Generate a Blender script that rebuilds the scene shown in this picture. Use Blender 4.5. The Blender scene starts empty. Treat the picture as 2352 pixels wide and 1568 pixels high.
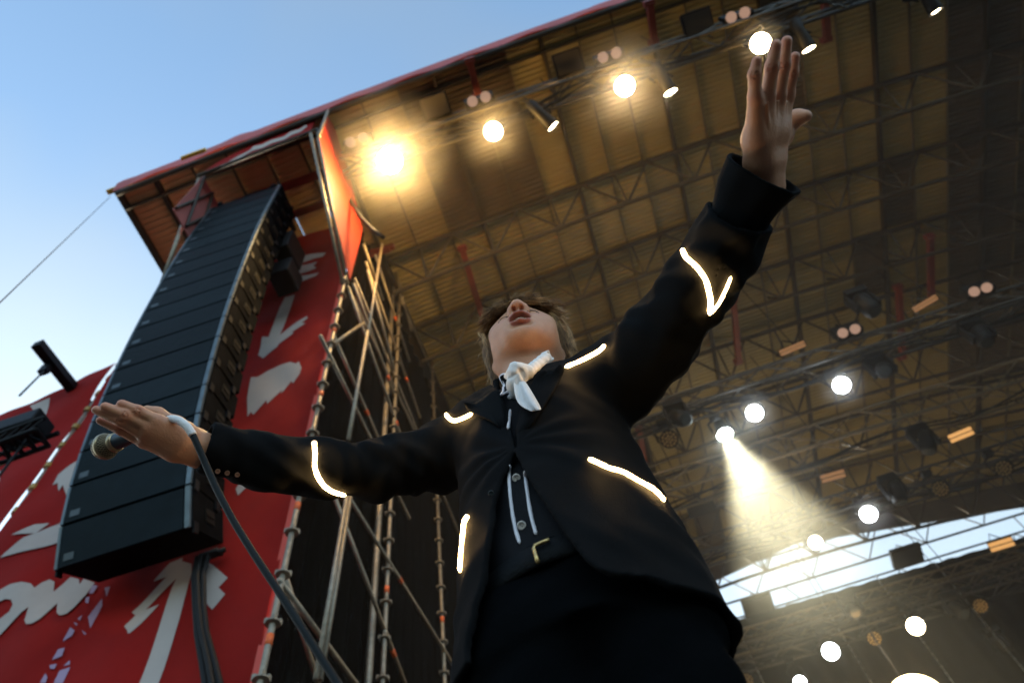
import bpy, bmesh, math, random
import numpy as np
from mathutils import Vector, Matrix, noise
from mathutils.geometry import tessellate_polygon
R = math.radians
rnd = random.Random(7)
scn = bpy.context.scene
col = scn.collection

# ------------------------------------------------------------------ camera
# photograph measured on a 2352 x 1568 grid; vanishing points of the scaffold
# poles (up) and the roof sheets (into the stage) give focal length and attitude
GW, GH, FOC = 2352.0, 1568.0, 1697.0
def unit(v):
    v = np.array(v, float); return v / np.linalg.norm(v)
cZ = unit((955 - GW / 2, -134 - GH / 2, FOC))
cY = np.array((1020.0, 2894.0, FOC)); cY = unit(cY - cZ * cY.dot(cZ))
cX = np.cross(cY, cZ)
CM = np.array([cX, cY, cZ])              # image axes -> world axes
CAM = np.array((0.0, 0.0, 1.75))
def ray(u, v): return CM @ unit((u - GW / 2, v - GH / 2, FOC))
def pd(u, v, d): return CAM + CM @ np.array(((u - GW / 2) * d / FOC, (v - GH / 2) * d / FOC, d))
def onY(u, v, y):
    r = ray(u, v); return CAM + r * (y - CAM[1]) / r[1]
def onZ(u, v, z):
    r = ray(u, v); return CAM + r * (z - CAM[2]) / r[2]
def onX(u, v, x):
    r = ray(u, v); return CAM + r * (x - CAM[0]) / r[0]

cd = bpy.data.cameras.new('camera')
cam = bpy.data.objects.new('camera', cd); col.objects.link(cam)
right, up, back = CM @ (1, 0, 0), CM @ (0, -1, 0), CM @ (0, 0, -1)
cam.matrix_world = Matrix(((right[0], up[0], back[0], CAM[0]), (right[1], up[1], back[1], CAM[1]),
                           (right[2], up[2], back[2], CAM[2]), (0, 0, 0, 1)))
cd.sensor_width = 36.0; cd.lens = 36.0 * FOC / GW
cd.clip_start = 0.02; cd.clip_end = 2000
cd.dof.use_dof = True; cd.dof.focus_distance = 1.55; cd.dof.aperture_fstop = 3.8
scn.camera = cam

# ------------------------------------------------------------------ light
WOFF = (9.0, 4.0, 1.0)
SUN_EL, SUN_AZ = R(10), R(-38)
w = bpy.data.worlds.new('World'); scn.world = w; w.use_nodes = True
wn = w.node_tree; wn.nodes.clear()
sky = wn.nodes.new('ShaderNodeTexSky'); sky.sky_type = 'NISHITA'; sky.sun_disc = False
sky.sun_elevation = SUN_EL; sky.sun_rotation = SUN_AZ; sky.air_density = 1.0; sky.dust_density = 2.2; sky.ozone_density = 1.6
bgn = wn.nodes.new('ShaderNodeBackground'); bgn.inputs['Strength'].default_value = 0.15
won = wn.nodes.new('ShaderNodeOutputWorld')
# thin uneven cloud veil that whitens the dusk sky
bw = wn.nodes.new('ShaderNodeRGBToBW'); wn.links.new(sky.outputs[0], bw.inputs[0])
wsc = wn.nodes.new('ShaderNodeVectorMath'); wsc.operation = 'SCALE'; wsc.inputs[0].default_value = (1.12, 1.18, 1.22)
wn.links.new(bw.outputs[0], wsc.inputs['Scale'])
wtc = wn.nodes.new('ShaderNodeTexCoord'); wnz = wn.nodes.new('ShaderNodeTexNoise'); wnz.inputs['Scale'].default_value = 1.6; wnz.inputs['Detail'].default_value = 3; wnz.inputs['Roughness'].default_value = 0.45
wmp = wn.nodes.new('ShaderNodeMapping'); wmp.inputs['Location'].default_value = WOFF
wn.links.new(wtc.outputs['Generated'], wmp.inputs[0]); wn.links.new(wmp.outputs[0], wnz.inputs['Vector'])
wmr = wn.nodes.new('ShaderNodeMapRange'); wmr.inputs['From Min'].default_value = 0.36; wmr.inputs['From Max'].default_value = 0.64; wmr.inputs['To Min'].default_value = 0.05; wmr.inputs['To Max'].default_value = 0.7
wn.links.new(wnz.outputs['Fac'], wmr.inputs['Value'])
wmx = wn.nodes.new('ShaderNodeMix'); wmx.data_type = 'RGBA'
wn.links.new(wmr.outputs[0], wmx.inputs['Factor']); wn.links.new(sky.outputs[0], wmx.inputs['A']); wn.links.new(wsc.outputs[0], wmx.inputs['B'])
wtn = wn.nodes.new('ShaderNodeVectorMath'); wtn.operation = 'MULTIPLY'; wtn.inputs[1].default_value = (0.90, 1.0, 1.02)
wn.links.new(wmx.outputs['Result'], wtn.inputs[0]); wn.links.new(wtn.outputs[0], bgn.inputs[0]); wn.links.new(bgn.outputs[0], won.inputs[0])
sd = bpy.data.lights.new('sun', 'SUN'); sd.energy = 0.5; sd.angle = R(14); sd.color = (1, 0.88, 0.78)
sun = bpy.data.objects.new('sun', sd); col.objects.link(sun)
sdir = Vector((math.sin(SUN_AZ) * math.cos(SUN_EL), math.cos(SUN_AZ) * math.cos(SUN_EL), math.sin(SUN_EL)))
sun.rotation_euler = (-sdir).to_track_quat('-Z', 'Y').to_euler()
vs = scn.view_settings
vs.view_transform = 'Standard'; vs.look = 'None'; vs.gamma = 1.0; vs.exposure = 2.1; vs.use_curve_mapping = False
scn.cycles.use_denoising = True
scn.cycles.max_bounces = 6; scn.cycles.volume_bounces = 0
scn.cycles.sample_clamp_indirect = 3.0

# ------------------------------------------------------------------ helpers
MATS = {}
def mat(name, base, rough=0.7, metal=0.0, vary=0.0, scale=8.0, bump=0.0, bscale=60.0, emit=None, estr=0.0,
        spec=0.5, sheen=0.0, objvary=0.0, stretch=None):
    if name in MATS: return MATS[name]
    m = bpy.data.materials.new(name); m.use_nodes = True
    nt = m.node_tree; b = nt.nodes['Principled BSDF']
    b.inputs['Base Color'].default_value = (*base, 1); b.inputs['Roughness'].default_value = rough
    b.inputs['Metallic'].default_value = metal; b.inputs['Specular IOR Level'].default_value = spec
    if sheen: b.inputs['Sheen Weight'].default_value = sheen
    if emit: b.inputs['Emission Color'].default_value = (*emit, 1); b.inputs['Emission Strength'].default_value = estr
    tc = nt.nodes.new('ShaderNodeTexCoord')
    src = tc.outputs['Object']
    if stretch:
        mp = nt.nodes.new('ShaderNodeMapping'); mp.inputs['Scale'].default_value = stretch
        nt.links.new(src, mp.inputs[0]); src = mp.outputs[0]
    if vary or objvary:
        nz = nt.nodes.new('ShaderNodeTexNoise'); nz.inputs['Scale'].default_value = scale; nz.inputs['Detail'].default_value = 6
        nz.inputs['Roughness'].default_value = 0.65
        nt.links.new(src, nz.inputs['Vector'])
        mr = nt.nodes.new('ShaderNodeMapRange'); mr.inputs['From Min'].default_value = 0.3; mr.inputs['From Max'].default_value = 0.7
        mr.inputs['To Min'].default_value = 1 - vary; mr.inputs['To Max'].default_value = 1 + vary
        nt.links.new(nz.outputs['Fac'], mr.inputs['Value'])
        val = mr.outputs[0]
        if objvary:
            oi = nt.nodes.new('ShaderNodeObjectInfo')
            m2 = nt.nodes.new('ShaderNodeMapRange'); m2.inputs['To Min'].default_value = 1 - objvary; m2.inputs['To Max'].default_value = 1 + objvary
            nt.links.new(oi.outputs['Random'], m2.inputs['Value'])
            mm = nt.nodes.new('ShaderNodeMath'); mm.operation = 'MULTIPLY'
            nt.links.new(val, mm.inputs[0]); nt.links.new(m2.outputs[0], mm.inputs[1]); val = mm.outputs[0]
        vm = nt.nodes.new('ShaderNodeVectorMath'); vm.operation = 'SCALE'; vm.inputs[0].default_value = base
        nt.links.new(val, vm.inputs['Scale']); nt.links.new(vm.outputs[0], b.inputs['Base Color'])
    if bump:
        n2 = nt.nodes.new('ShaderNodeTexNoise'); n2.inputs['Scale'].default_value = bscale; n2.inputs['Detail'].default_value = 4
        nt.links.new(src, n2.inputs['Vector'])
        bp = nt.nodes.new('ShaderNodeBump'); bp.inputs['Strength'].default_value = bump; bp.inputs['Distance'].default_value = 0.01
        nt.links.new(n2.outputs['Fac'], bp.inputs['Height']); nt.links.new(bp.outputs[0], b.inputs['Normal'])
    MATS[name] = m
    return m

def tag(o, label=None, cat=None, group=None, kind=None):
    if label: o['label'] = label
    if cat: o['category'] = cat
    if group: o['group'] = group
    if kind: o['kind'] = kind
    return o
def empty(name, loc=(0, 0, 0), label=None, cat=None, group=None, rot=None):
    o = bpy.data.objects.new(name, None); col.objects.link(o); o.location = loc
    if rot: o.rotation_euler = rot
    o.empty_display_size = 0.1
    return tag(o, label, cat, group)
def link(name, me, m, parent=None, smooth=False, keep=True):
    o = bpy.data.objects.new(name, me); col.objects.link(o)
    if m is not None and not me.materials: me.materials.append(m)
    if parent is not None:
        o.parent = parent
        if keep: o.matrix_parent_inverse = pinv(parent)
    return o
def world(o):
    m = o.matrix_basis
    if o.parent: m = world(o.parent) @ o.matrix_parent_inverse @ m
    return m
def pinv(p): return world(p).inverted()

class MB:
    def __init__(s): s.v = []; s.f = []
    def add(s, vs_, fs_):
        n = len(s.v); s.v += [tuple(map(float, p)) for p in vs_]; s.f += [tuple(n + i for i in f) for f in fs_]; return s
    def box(s, c, size, rot=None):
        c = Vector(c); hx, hy, hz = [k / 2 for k in size]
        P = [Vector((x, y, z)) for x in (-hx, hx) for y in (-hy, hy) for z in (-hz, hz)]
        if rot is not None: P = [rot @ p for p in P]
        return s.add([c + p for p in P], [(0, 1, 3, 2), (4, 6, 7, 5), (0, 4, 5, 1), (2, 3, 7, 6), (0, 2, 6, 4), (1, 5, 7, 3)])
    def tube(s, pts, r, n=8, cap=True):
        pts = [Vector(p) for p in pts]; rs = r if isinstance(r, (list, tuple)) else [r] * len(pts)
        t0 = (pts[1] - pts[0]).normalized(); a = t0.orthogonal().normalized(); V = []; Fc = []
        for i, p in enumerate(pts):
            t = (pts[min(i + 1, len(pts) - 1)] - pts[max(i - 1, 0)])
            t = t.normalized() if t.length > 1e-9 else t0
            a = (a - t * a.dot(t)); a = a.normalized() if a.length > 1e-6 else t.orthogonal().normalized(); b = t.cross(a)
            for k in range(n):
                an = 2 * math.pi * k / n
                V.append(p + (a * math.cos(an) + b * math.sin(an)) * rs[i])
        for i in range(len(pts) - 1):
            for k in range(n):
                Fc.append((i * n + k, i * n + (k + 1) % n, (i + 1) * n + (k + 1) % n, (i + 1) * n + k))
        if cap:
            Fc.append(tuple(range(n - 1, -1, -1))); m0 = (len(pts) - 1) * n; Fc.append(tuple(m0 + k for k in range(n)))
        return s.add(V, Fc)
    def bar(s, p, q, wd, ht, upv=(0, 0, 1)):
        p, q = Vector(p), Vector(q); t = (q - p).normalized(); sd_ = t.cross(Vector(upv))
        sd_ = sd_.normalized() if sd_.length > 1e-6 else t.orthogonal().normalized(); u = sd_.cross(t)
        V = [x + sd_ * (a * wd / 2) + u * (b * ht / 2) for x in (p, q) for a, b in ((-1, -1), (1, -1), (1, 1), (-1, 1))]
        return s.add(V, [(0, 1, 2, 3), (7, 6, 5, 4), (0, 4, 5, 1), (1, 5, 6, 2), (2, 6, 7, 3), (3, 7, 4, 0)])
    def lathe(s, prof, c=(0, 0, 0), axis=(0, 0, 1), n=20):
        ax = Vector(axis).normalized(); a = ax.orthogonal().normalized(); b = ax.cross(a); c = Vector(c); V = []; Fc = []
        for (r, h) in prof:
            for k in range(n):
                an = 2 * math.pi * k / n; V.append(c + ax * h + (a * math.cos(an) + b * math.sin(an)) * r)
        for i in range(len(prof) - 1):
            for k in range(n): Fc.append((i * n + k, i * n + (k + 1) % n, (i + 1) * n + (k + 1) % n, (i + 1) * n + k))
        return s.add(V, Fc)
    def mesh(s, name, smooth=False):
        me = bpy.data.meshes.new(name); me.from_pydata(s.v, [], s.f)
        if smooth: me.polygons.foreach_set('use_smooth', [True] * len(me.polygons))
        me.validate(); me.update(); return me
    def build(s, name, m, parent=None, smooth=False, bevel=0.0):
        me = s.mesh(name, smooth)
        if bevel:
            bm = bmesh.new(); bm.from_mesh(me)
            bmesh.ops.recalc_face_normals(bm, faces=bm.faces[:])
            bmesh.ops.bevel(bm, geom=bm.edges[:], offset=bevel, segments=2, affect='EDGES', profile=0.6)
            bm.to_mesh(me); bm.free()
        return link(name, me, m, parent)

def dup(o, parent=None, keep=False):
    c = o.copy(); col.objects.link(c)
    if parent is not None:
        c.parent = parent
        c.matrix_parent_inverse = o.matrix_parent_inverse.copy()
    for ch in list(o.children): dup(ch, c)
    return c

# ------------------------------------------------------------------ materials
M_sheet = mat('roof_sheet', (0.34, 0.27, 0.115), 0.42, 0.0, 0.14, 1.2, 0.25, 14, objvary=0.14)
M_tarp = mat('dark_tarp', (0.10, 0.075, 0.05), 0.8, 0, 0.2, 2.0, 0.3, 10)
M_beam = mat('roof_beam', (0.045, 0.035, 0.024), 0.6, 0.2, 0.25, 3.0)
M_purlin = mat('roof_purlin', (0.13, 0.105, 0.065), 0.6, 0.2, 0.2, 3.0)
M_dtruss = mat('dark_truss', (0.055, 0.05, 0.045), 0.5, 0.5, 0.3, 5)
M_black = mat('black_metal', (0.008, 0.008, 0.0095), 0.55, 0.0, 0.3, 6, spec=0.15)
M_steel = mat('galvanised', (0.26, 0.22, 0.17), 0.5, 0.55, 0.3, 12, 0.2, 60)
M_red = mat('red_banner', (0.25, 0.007, 0.005), 0.85, 0, 0.16, 0.7, 0.6, 5.0, spec=0.12)
M_edge = mat('banner_hem', (0.55, 0.06, 0.04), 0.7)
M_print = mat('banner_print', (0.42, 0.35, 0.32), 0.75, 0, 0.05, 3)
M_lilac = mat('backlit_lilac', (0.33, 0.22, 0.33), 0.75, 0, 0.05, 3)
M_fascia = mat('fascia_cloth', (0.45, 0.09, 0.09), 0.7, 0, 0.25, 0.9, 0.4, 3)
M_cloth = mat('black_drape', (0.004, 0.0034, 0.003), 0.95, 0, 0.2, 3, 0.2, 40, spec=0.0)
M_box = mat('speaker_cabinet', (0.005, 0.0052, 0.006), 0.75, 0, 0.4, 7, 0.35, 160, spec=0.02)
M_grille = mat('speaker_grille', (0.0055, 0.0105, 0.0135), 0.55, 0.0, 0.35, 3, 0.5, 320, spec=0.08, objvary=0.3)
M_rim = mat('grille_rim', (0.10, 0.13, 0.15), 0.4, 0.5, 0.2, 10)
M_redp = mat('red_paint', (0.16, 0.022, 0.012), 0.55, 0.1, 0.2, 6)
M_orange = mat('orange_band', (0.75, 0.12, 0.02), 0.6)
M_yel = mat('yellow_strap', (0.75, 0.42, 0.03), 0.6)
M_cable = mat('black_cable', (0.008, 0.008, 0.009), 0.7, spec=0.2)
M_deck = mat('stage_deck', (0.05, 0.045, 0.04), 0.7, 0, 0.2, 2, 0.3, 20)
M_ground = mat('asphalt', (0.03, 0.028, 0.026), 0.9, 0, 0.25, 0.6, 0.4, 30)

# ------------------------------------------------------------------ setting
g = MB(); G = 150
g.add([(-G, -G, 0), (G, -G, 0), (G, G, 0), (-G, G, 0)], [(0, 1, 2, 3)])
tag(g.build('ground', M_ground), kind='structure')
SX0, SX1, SY1, SZ = -2.62, 13.3, 18.9, 1.62
g = MB().box(((SX0 + SX1) / 2, (0.58 + SY1) / 2, SZ - 0.11), (SX1 - SX0, SY1 - 0.58, 0.22))
deck = tag(g.build('stage_floor', M_deck), kind='structure')
g = MB().box(((SX0 + SX1) / 2, (0.66 + SY1) / 2, (SZ - 0.223) / 2), (SX1 - SX0 - 0.1, SY1 - 0.8, SZ - 0.223))
tag(g.build('stage_skirt', M_cloth), kind='structure')

# ------------------------------------------------------------------ roof
def zr(x): return 17.6 - 0.0115 * (x - 5.3) ** 2
roof = empty('stage_roof', (5.3, 10, 15), 'arched stage roof of corrugated sheets over the rigging', 'roof')
PW = 0.75
def sheet_mesh(L):
    v = []; f = []; per = 0.105; n = int(L / per); per = L / n; y = 0.0; k = 0
    for i in range(n):
        for (fy, h) in ((0, 0), (0.40, 0), (0.5, 0.036), (0.90, 0.036)):
            v += [(-PW / 2, (i + fy) * per, h), (PW / 2, (i + fy) * per, h)]
    v += [(-PW / 2, L, 0), (PW / 2, L, 0)]
    for i in range(len(v) // 2 - 1): f.append((2 * i, 2 * i + 1, 2 * i + 3, 2 * i + 2))
    me = bpy.data.meshes.new('roof_sheet'); me.from_pydata(v, [], f); me.materials.append(M_sheet); return me
bays = [(2.2, 5.45)] + [(5.45 + 1.75 * i, 7.2 + 1.75 * i) for i in range(7)] + [(17.7, 18.3)]
SM = {}
def sheet(xc, y0, y1, dark, sx=1.0):
    L = round(y1 - y0 + 0.03, 4)
    if L not in SM: SM[L] = sheet_mesh(L)
    o = bpy.data.objects.new('roof_sheet', SM[L]); col.objects.link(o); o.parent = roof; o.matrix_parent_inverse = pinv(roof)
    sl = -2 * 0.0115 * (xc - 5.3)
    o.scale = (sx, 1, 1); o.location = (xc, y0, zr(xc) + rnd.uniform(-0.004, 0.004)); o.rotation_euler = (0, -math.atan(sl), 0)
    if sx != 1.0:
        o.material_slots[0].link = 'OBJECT'; o.material_slots[0].material = mat('spill_lit_sheet', (0.55, 0.42, 0.22), 0.45, 0.0, 0.14, 1.2, 0.25, 14, objvary=0.1)  # wing sheets coloured lighter to stand in for spilled stage light
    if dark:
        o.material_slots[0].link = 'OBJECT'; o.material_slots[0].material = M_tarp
XJ = [-2.75 + PW * k for k in range(23)]
for bi, (y0, y1) in enumerate(bays):
    for k in range(22):
        xc = XJ[k] + PW / 2
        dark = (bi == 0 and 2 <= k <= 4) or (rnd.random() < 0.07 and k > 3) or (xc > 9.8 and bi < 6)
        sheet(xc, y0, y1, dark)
PL = 0.655; XL = [-2.75 - PL * k for k in range(7)]
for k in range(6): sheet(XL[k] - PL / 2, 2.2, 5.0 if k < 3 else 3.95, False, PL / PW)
g = MB()
for k, x in enumerate(XJ):
    th = 0.11 if k % 3 == 0 else 0.045
    MB().box((x, 10.25, zr(x) - th * 0.6), (th * 0.7, 16.0, th * 1.2)).build('rafter' if k % 3 == 0 else 'purlin', M_beam if k % 3 == 0 else M_purlin, roof)
for k, x in enumerate(XL[1:]):
    th = 0.10 if k in (4, 5) else 0.05
    MB().box((x, 3.07, zr(x) - th * 0.6), (th * 0.8, 1.7, th * 1.2)).build('purlin', M_beam if k in (4, 5) else M_purlin, roof)
g = MB(); xs = np.linspace(-3.2, 13.9, 60); V = [(x, yy, zr(x) + 0.07) for x in xs for yy in (2.2, 18.4)]
g.add(V, [(2 * i, 2 * i + 1, 2 * i + 3, 2 * i + 2) for i in range(59)]); g.build('membrane', M_tarp, roof)
# lattice trusses that carry the sheets
for bi in range(1, len(bays)):
    y = bays[bi][0]
    xs = [-2.7 + 1.5 * k for k in range(12)]
    g = MB()
    for dy, dz, r in ((0, -0.16, 0.06), (0.42, -1.0, 0.05)):
        g.tube([(x, y + dy, zr(x) + dz) for x in xs], r, 6)
    ch = g.build('truss_chord', M_beam, roof)
    g = MB()
    for a, b in zip(xs[:-1], xs[1:]):
        m = (a + b) / 2
        g.tube([(a, y, zr(a) - 0.16), (m, y + 0.42, zr(m) - 1.0)], 0.030, 5)
        g.tube([(m, y + 0.42, zr(m) - 1.0), (b, y, zr(b) - 0.16)], 0.030, 5)
        g.tube([(m, y + 0.42, zr(m) - 1.0), (m, y, zr(m) - 0.16)], 0.024, 5)
        g.tube([(m, y + 0.42, zr(m) - 1.0), (m, y + 0.85, zr(m) - 0.08)], 0.03, 5)
    tag(g.build('truss_web', M_beam, ch), kind='stuff')
# red cloth fascia on the front edge, slightly scalloped
g = MB(); xs = np.linspace(-6.75, 13.75, 170); V = []
for x in xs:
    wv = 0.07 * abs(math.sin((x + 7) * 1.25)) + 0.03 * math.sin(x * 3.1)
    V += [(x, 2.16 - 0.02 * math.sin(x * 5), zr(x) - 0.13), (x, 2.12, zr(x) + 0.22), (x, 2.15 + wv, zr(x) + 0.52 + wv), (x, 2.5, zr(x) + 0.5 + wv)]
g.add(V, [(4 * i + k, 4 * i + 4 + k, 4 * i + 5 + k, 4 * i + 1 + k) for i in range(len(xs) - 1) for k in range(3)])
g.build('fascia', M_fascia, roof, True)
g = MB()
g.tube([(x, 2.24, zr(x) - 0.16) for x in np.linspace(-6.7, 13.7, 40)], 0.05, 6)
g.tube([(x, 2.55, zr(x) - 0.14) for x in np.linspace(-6.7, 13.7, 40)], 0.035, 6)
g.build('eaves_tube', M_beam, roof)
MB().box((-6.72, 3.07, zr(-6.7) + 0.03), (0.10, 1.8, 0.16)).build('end_beam', M_beam, roof)
MB().bar((-6.95, 2.2, zr(-6.7) + 0.10), (-6.5, 2.2, zr(-6.7) + 0.2), 0.09, 0.09).build('beam_end', M_yel, roof)
MB().bar(tuple(onY(417, 364, 2.06)), tuple(onY(472, 344, 2.06)), 0.06, 0.14).build('yellow_strap', M_yel, roof)
# gable cloth at the rear and the black backdrop below the opening
g = MB(); rear = [(-2.7, 15.85), (2.28, 16.93), (5.32, 17.42), (11.5, 16.29), (13.6, 15.9)]
V = []
for x, z in rear: V += [(x, 18.32, z), (x, 18.32, max(zr(x), z) + 0.25), (x, 18.38, z), (x, 18.38, max(zr(x), z) + 0.25)]
Fc = []
for i in range(len(rear) - 1):
    a, b = 4 * i, 4 * i + 4
    Fc += [(a, b, b + 1, a + 1), (a + 2, a + 3, b + 3, b + 2), (a, a + 2, b + 2, b)]
g.add(V, Fc); g.build('gable_cloth', M_tarp, roof)

# ------------------------------------------------------------------ drapes
def drape(name, p0, p1, z0, ztop, label, amp=0.07, per=0.42, group=None):
    p0, p1 = Vector(p0), Vector(p1); d = (p1 - p0); L = d.length; d.normalize(); nrm = Vector((-d.y, d.x, 0))
    n = int(L / 0.05); nz_ = 14; V = []; Fc = []
    for j in range(nz_ + 1):
        for i in range(n + 1):
            s = i / n * L; q = p0 + d * s; t = j / nz_
            z = z0 + (ztop(q) - z0) * t
            ph = 2 * math.pi * s / per + 1.3 * math.sin(s * 1.7) + 0.5 * math.sin(t * 3 + s)
            a = amp * (0.75 + 0.25 * math.sin(s * 2.3)) * (1 - 0.35 * t)
            V.append((q.x + nrm.x * a * math.sin(ph), q.y + nrm.y * a * math.sin(ph), z))
    for j in range(nz_):
        for i in range(n):
            a = j * (n + 1) + i; Fc.append((a, a + 1, a + n + 2, a + n + 1))
    m = MB().add(V, Fc)
    o = m.build(name, M_cloth, None, True)
    return tag(o, label, 'drape', group)
drape('side_drape', (-2.98, 4.5, 0), (-2.98, 18.5, 0), 0.05, lambda q: zr(-2.75) + 0.05, 'pleated black drape closing the wing behind the scaffold tower', per=0.36)
drape('side_drape', (13.45, 3.0, 0), (13.45, 18.5, 0), 0.05, lambda q: zr(13.4) + 0.05, 'pleated black drape closing the far wing behind the red spreader bars', per=0.36)
drape('backdrop', (-2.7, 18.95, 0), (13.4, 18.95, 0), SZ + 0.02, lambda q: 15.96 - 0.018 * (q.x - 2), 'plain black backdrop hung below the gap in the rear roof', amp=0.04, per=0.6)

# ------------------------------------------------------------------ scaffold tower
tower = empty('scaffold_tower', (-2.67, 5.0, 0), 'steel scaffold tower with rosettes and braces beside the red banner', 'scaffold')
TX, TY = -2.67, 4.01
def rosettes(x, y, z0, z1, parent, r=0.062):
    z = z0
    while z < z1:
        g = MB(); g.lathe([(0.026, -0.012), (r, -0.007), (r, 0.007), (0.026, 0.012)], (x, y, z), n=14)
        for k in range(4):
            a = k * math.pi / 2 + 0.5
            g.box((x + math.cos(a) * r * 0.8, y + math.sin(a) * r * 0.8, z + 0.015), (0.028, 0.028, 0.05))
        g.build('rosette', M_steel, parent); z += 0.5
def standard(x, y, z0, z1, ros=True, r=0.026, band=()):
    o = MB().tube([(x, y, z0), (x, y, z1)], r, 10).build('standard', M_steel, tower, True)
    if ros: rosettes(x, y, z0 + 0.41, z1, o)
    for z in band: MB().tube([(x, y, z - 0.05), (x, y, z + 0.05)], r + 0.003, 10).build('orange_band', M_orange, o, True)
    return o
standard(TX, TY, 0, 12.7, band=(5.75, 7.25, 9.2, 10.8, 11.9))
standard(TX, 6.16, 0, 16.9, band=(8.1, 10.6))
standard(TX - 0.13, 6.1, 0, 16.9, False, 0.04)
standard(TX, 8.2, 0, 16.9, band=(9.3,))
standard(-4.95, TY + 0.5, 0, 12.7, False)
def strut(u0, v0, u1, v1, x=TX, r=0.025, band=None, name='brace', ext=0.0):
    p, q = Vector(onX(u0, v0, x)), Vector(onX(u1, v1, x)); d = (q - p)
    p -= d * ext; q += d * ext
    o = MB().tube([p, q], r, 8).build(name, M_steel, tower, True)
    if band is not None:
        for t in (band if isinstance(band, tuple) else (band,)):
            c = p + d * t; dn = d.normalized()
            MB().tube([c - dn * 0.045, c + dn * 0.045], r + 0.003, 8).build('orange_band', M_orange, o, True)
    return o
strut(800, 660, 952, 1090, band=0.72); strut(815, 640, 1060, 1240, TX - 0.04)
strut(720, 1000, 790, 1150, ext=0.1); strut(775, 790, 870, 1010, TX - 0.03, ext=0.1, band=0.8)
strut(812, 650, 905, 905, band=0.85); strut(735, 770, 940, 1190, TX + 0.03)
strut(640, 1330, 870, 1640, TX, 0.026); strut(655, 1320, 740, 1600, TX - 0.05)
strut(770, 1145, 930, 1568, TX, 0.024, band=0.83); strut(800, 1140, 1050, 1540, TX + 0.02, 0.024, band=(0.42, 0.97))
strut(840, 600, 965, 960, TX - 0.03, band=0.75); strut(862, 585, 940, 830, TX, band=0.6)
strut(835, 560, 880, 690); strut(900, 590, 945, 760, TX + 0.02)
strut(845, 620, 905, 850, TX + 0.05, 0.03); strut(725, 1560, 800, 1120, TX + 0.25, 0.022); strut(736, 1560, 808, 1120, TX + 0.25, 0.022)
strut(800, 1010, 845, 760, TX + 0.25, 0.024); strut(840, 800, 878, 560, TX + 0.25, 0.024)
strut(765, 790, 835, 742, TX, 0.024)
for z in (12.5, 16.3):
    MB().tube([(TX, TY if z < 12.6 else 6.16, z), (TX, 8.2, z + 0.02)], 0.022, 8).build('ledger', M_steel, tower, True)

# ------------------------------------------------------------------ loudspeaker bay frame and panels
bay = empty('loudspeaker_bay', (-3.8, 3.2, 12.6), 'red clad scaffold bay around the top of the loudspeaker column', 'scaffold')
q = [(2.30, 14.75), (2.20, 16.5), (2.55, 16.82), (3.3, 16.3), (4.21, 15.28), (4.11, 12.69)]
n = len(q)
MB().add([(TX + dx, y, z) for dx in (0.02, 0.032) for y, z in q], [tuple(range(n)), tuple(range(2 * n - 1, n - 1, -1))] + [(i, (i + 1) % n, n + (i + 1) % n, n + i) for i in range(n)]).build('side_panel', mat('red_side', (0.33, 0.02, 0.008), 0.7, 0, 0.1, 1.0, 0.3, 3), bay)
hd = [(463, 398), (500, 372), (572, 335), (660, 292), (732, 261), (711, 303), (600, 347)]
HP = [onY(u, v, 2.3) for u, v in hd]; n = len(HP)
hp = MB().add([tuple(p) for p in HP] + [(p[0], p[1] + 0.015, p[2]) for p in HP], [tuple(range(n)), tuple(range(2 * n - 1, n - 1, -1))] + [(i, (i + 1) % n, n + (i + 1) % n, n + i) for i in range(n)]).build('header_panel', M_red, bay)
def flatpoly(name, pts2, plane, m, parent, hole=None):
    P = [Vector(plane(u, v)) for u, v in pts2]; loops = [P]
    if hole: loops.append([Vector(plane(u, v)) for u, v in hole])
    allp = [p for l in loops for p in l]
    tri = tessellate_polygon(loops)
    return MB().add(allp, [tuple(t) for t in tri]).build(name, m, parent)
flatpoly('script_print', [(505, 383), (545, 360), (575, 345), (582, 336), (602, 332), (622, 322), (652, 314), (668, 302), (688, 297), (702, 287), (706, 290), (690, 303), (670, 310), (654, 320), (624, 329), (602, 340), (580, 346), (548, 364)], lambda u, v: onY(u, v, 2.292), M_print, hp)
for (a, b) in (((2.28, 14.72), (4.05, 12.6)), ((2.18, 14.85), (3.98, 12.3))):
    MB().tube([(TX + (0.06 if a[0] > 2.2 else -0.05), a[0], a[1]), (TX, b[0], b[1])], 0.028, 8).build('raking_tube', M_steel, bay, True)
MB().tube([(TX + 0.05, 2.28, 14.72), (TX + 0.05, 2.2, 16.9)], 0.03, 8).build('front_post', M_steel, bay, True)
MB().tube([(TX + 0.05, 2.28, 14.76), (-2.75, 2.3, 15.72), (-5.0, 2.32, 15.30)], 0.035, 8).build('header_tube', M_beam, bay, True)
PK = mat('pink_cloth', (0.35, 0.10, 0.09), 0.8, 0, 0.15, 2)
MB().box((-5.0, 3.15, 14.6), (0.02, 1.5, 1.9)).build('side_cloth', PK, bay)
g = MB()
for k in range(5): g.tube([(-4.96, 2.4 + 0.32 * k, 13.7), (-4.96, 2.72 + 0.32 * k, 15.5)], 0.025, 6).tube([(-4.95, 2.72 + 0.32 * k, 13.7), (-4.95, 2.4 + 0.32 * k, 15.5)], 0.025, 6)
tag(g.build('lattice', M_beam, bay), kind='stuff')
MB().tube([(-4.97, 3.95, 12.5), (-4.97, 3.95, 15.8)], 0.03, 8).build('post', M_steel, bay, True)
MB().tube([(-5.1, 2.40, 15.7), (-5.1, 3.06, 12.2)], 0.030, 8).build('raking_tube', M_steel, bay, True)
MB().bar((-5.0, 3.2, 16.2), (-2.7, 3.2, 16.35), 0.14, 0.16).build('red_beam', M_redp, bay)
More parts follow.
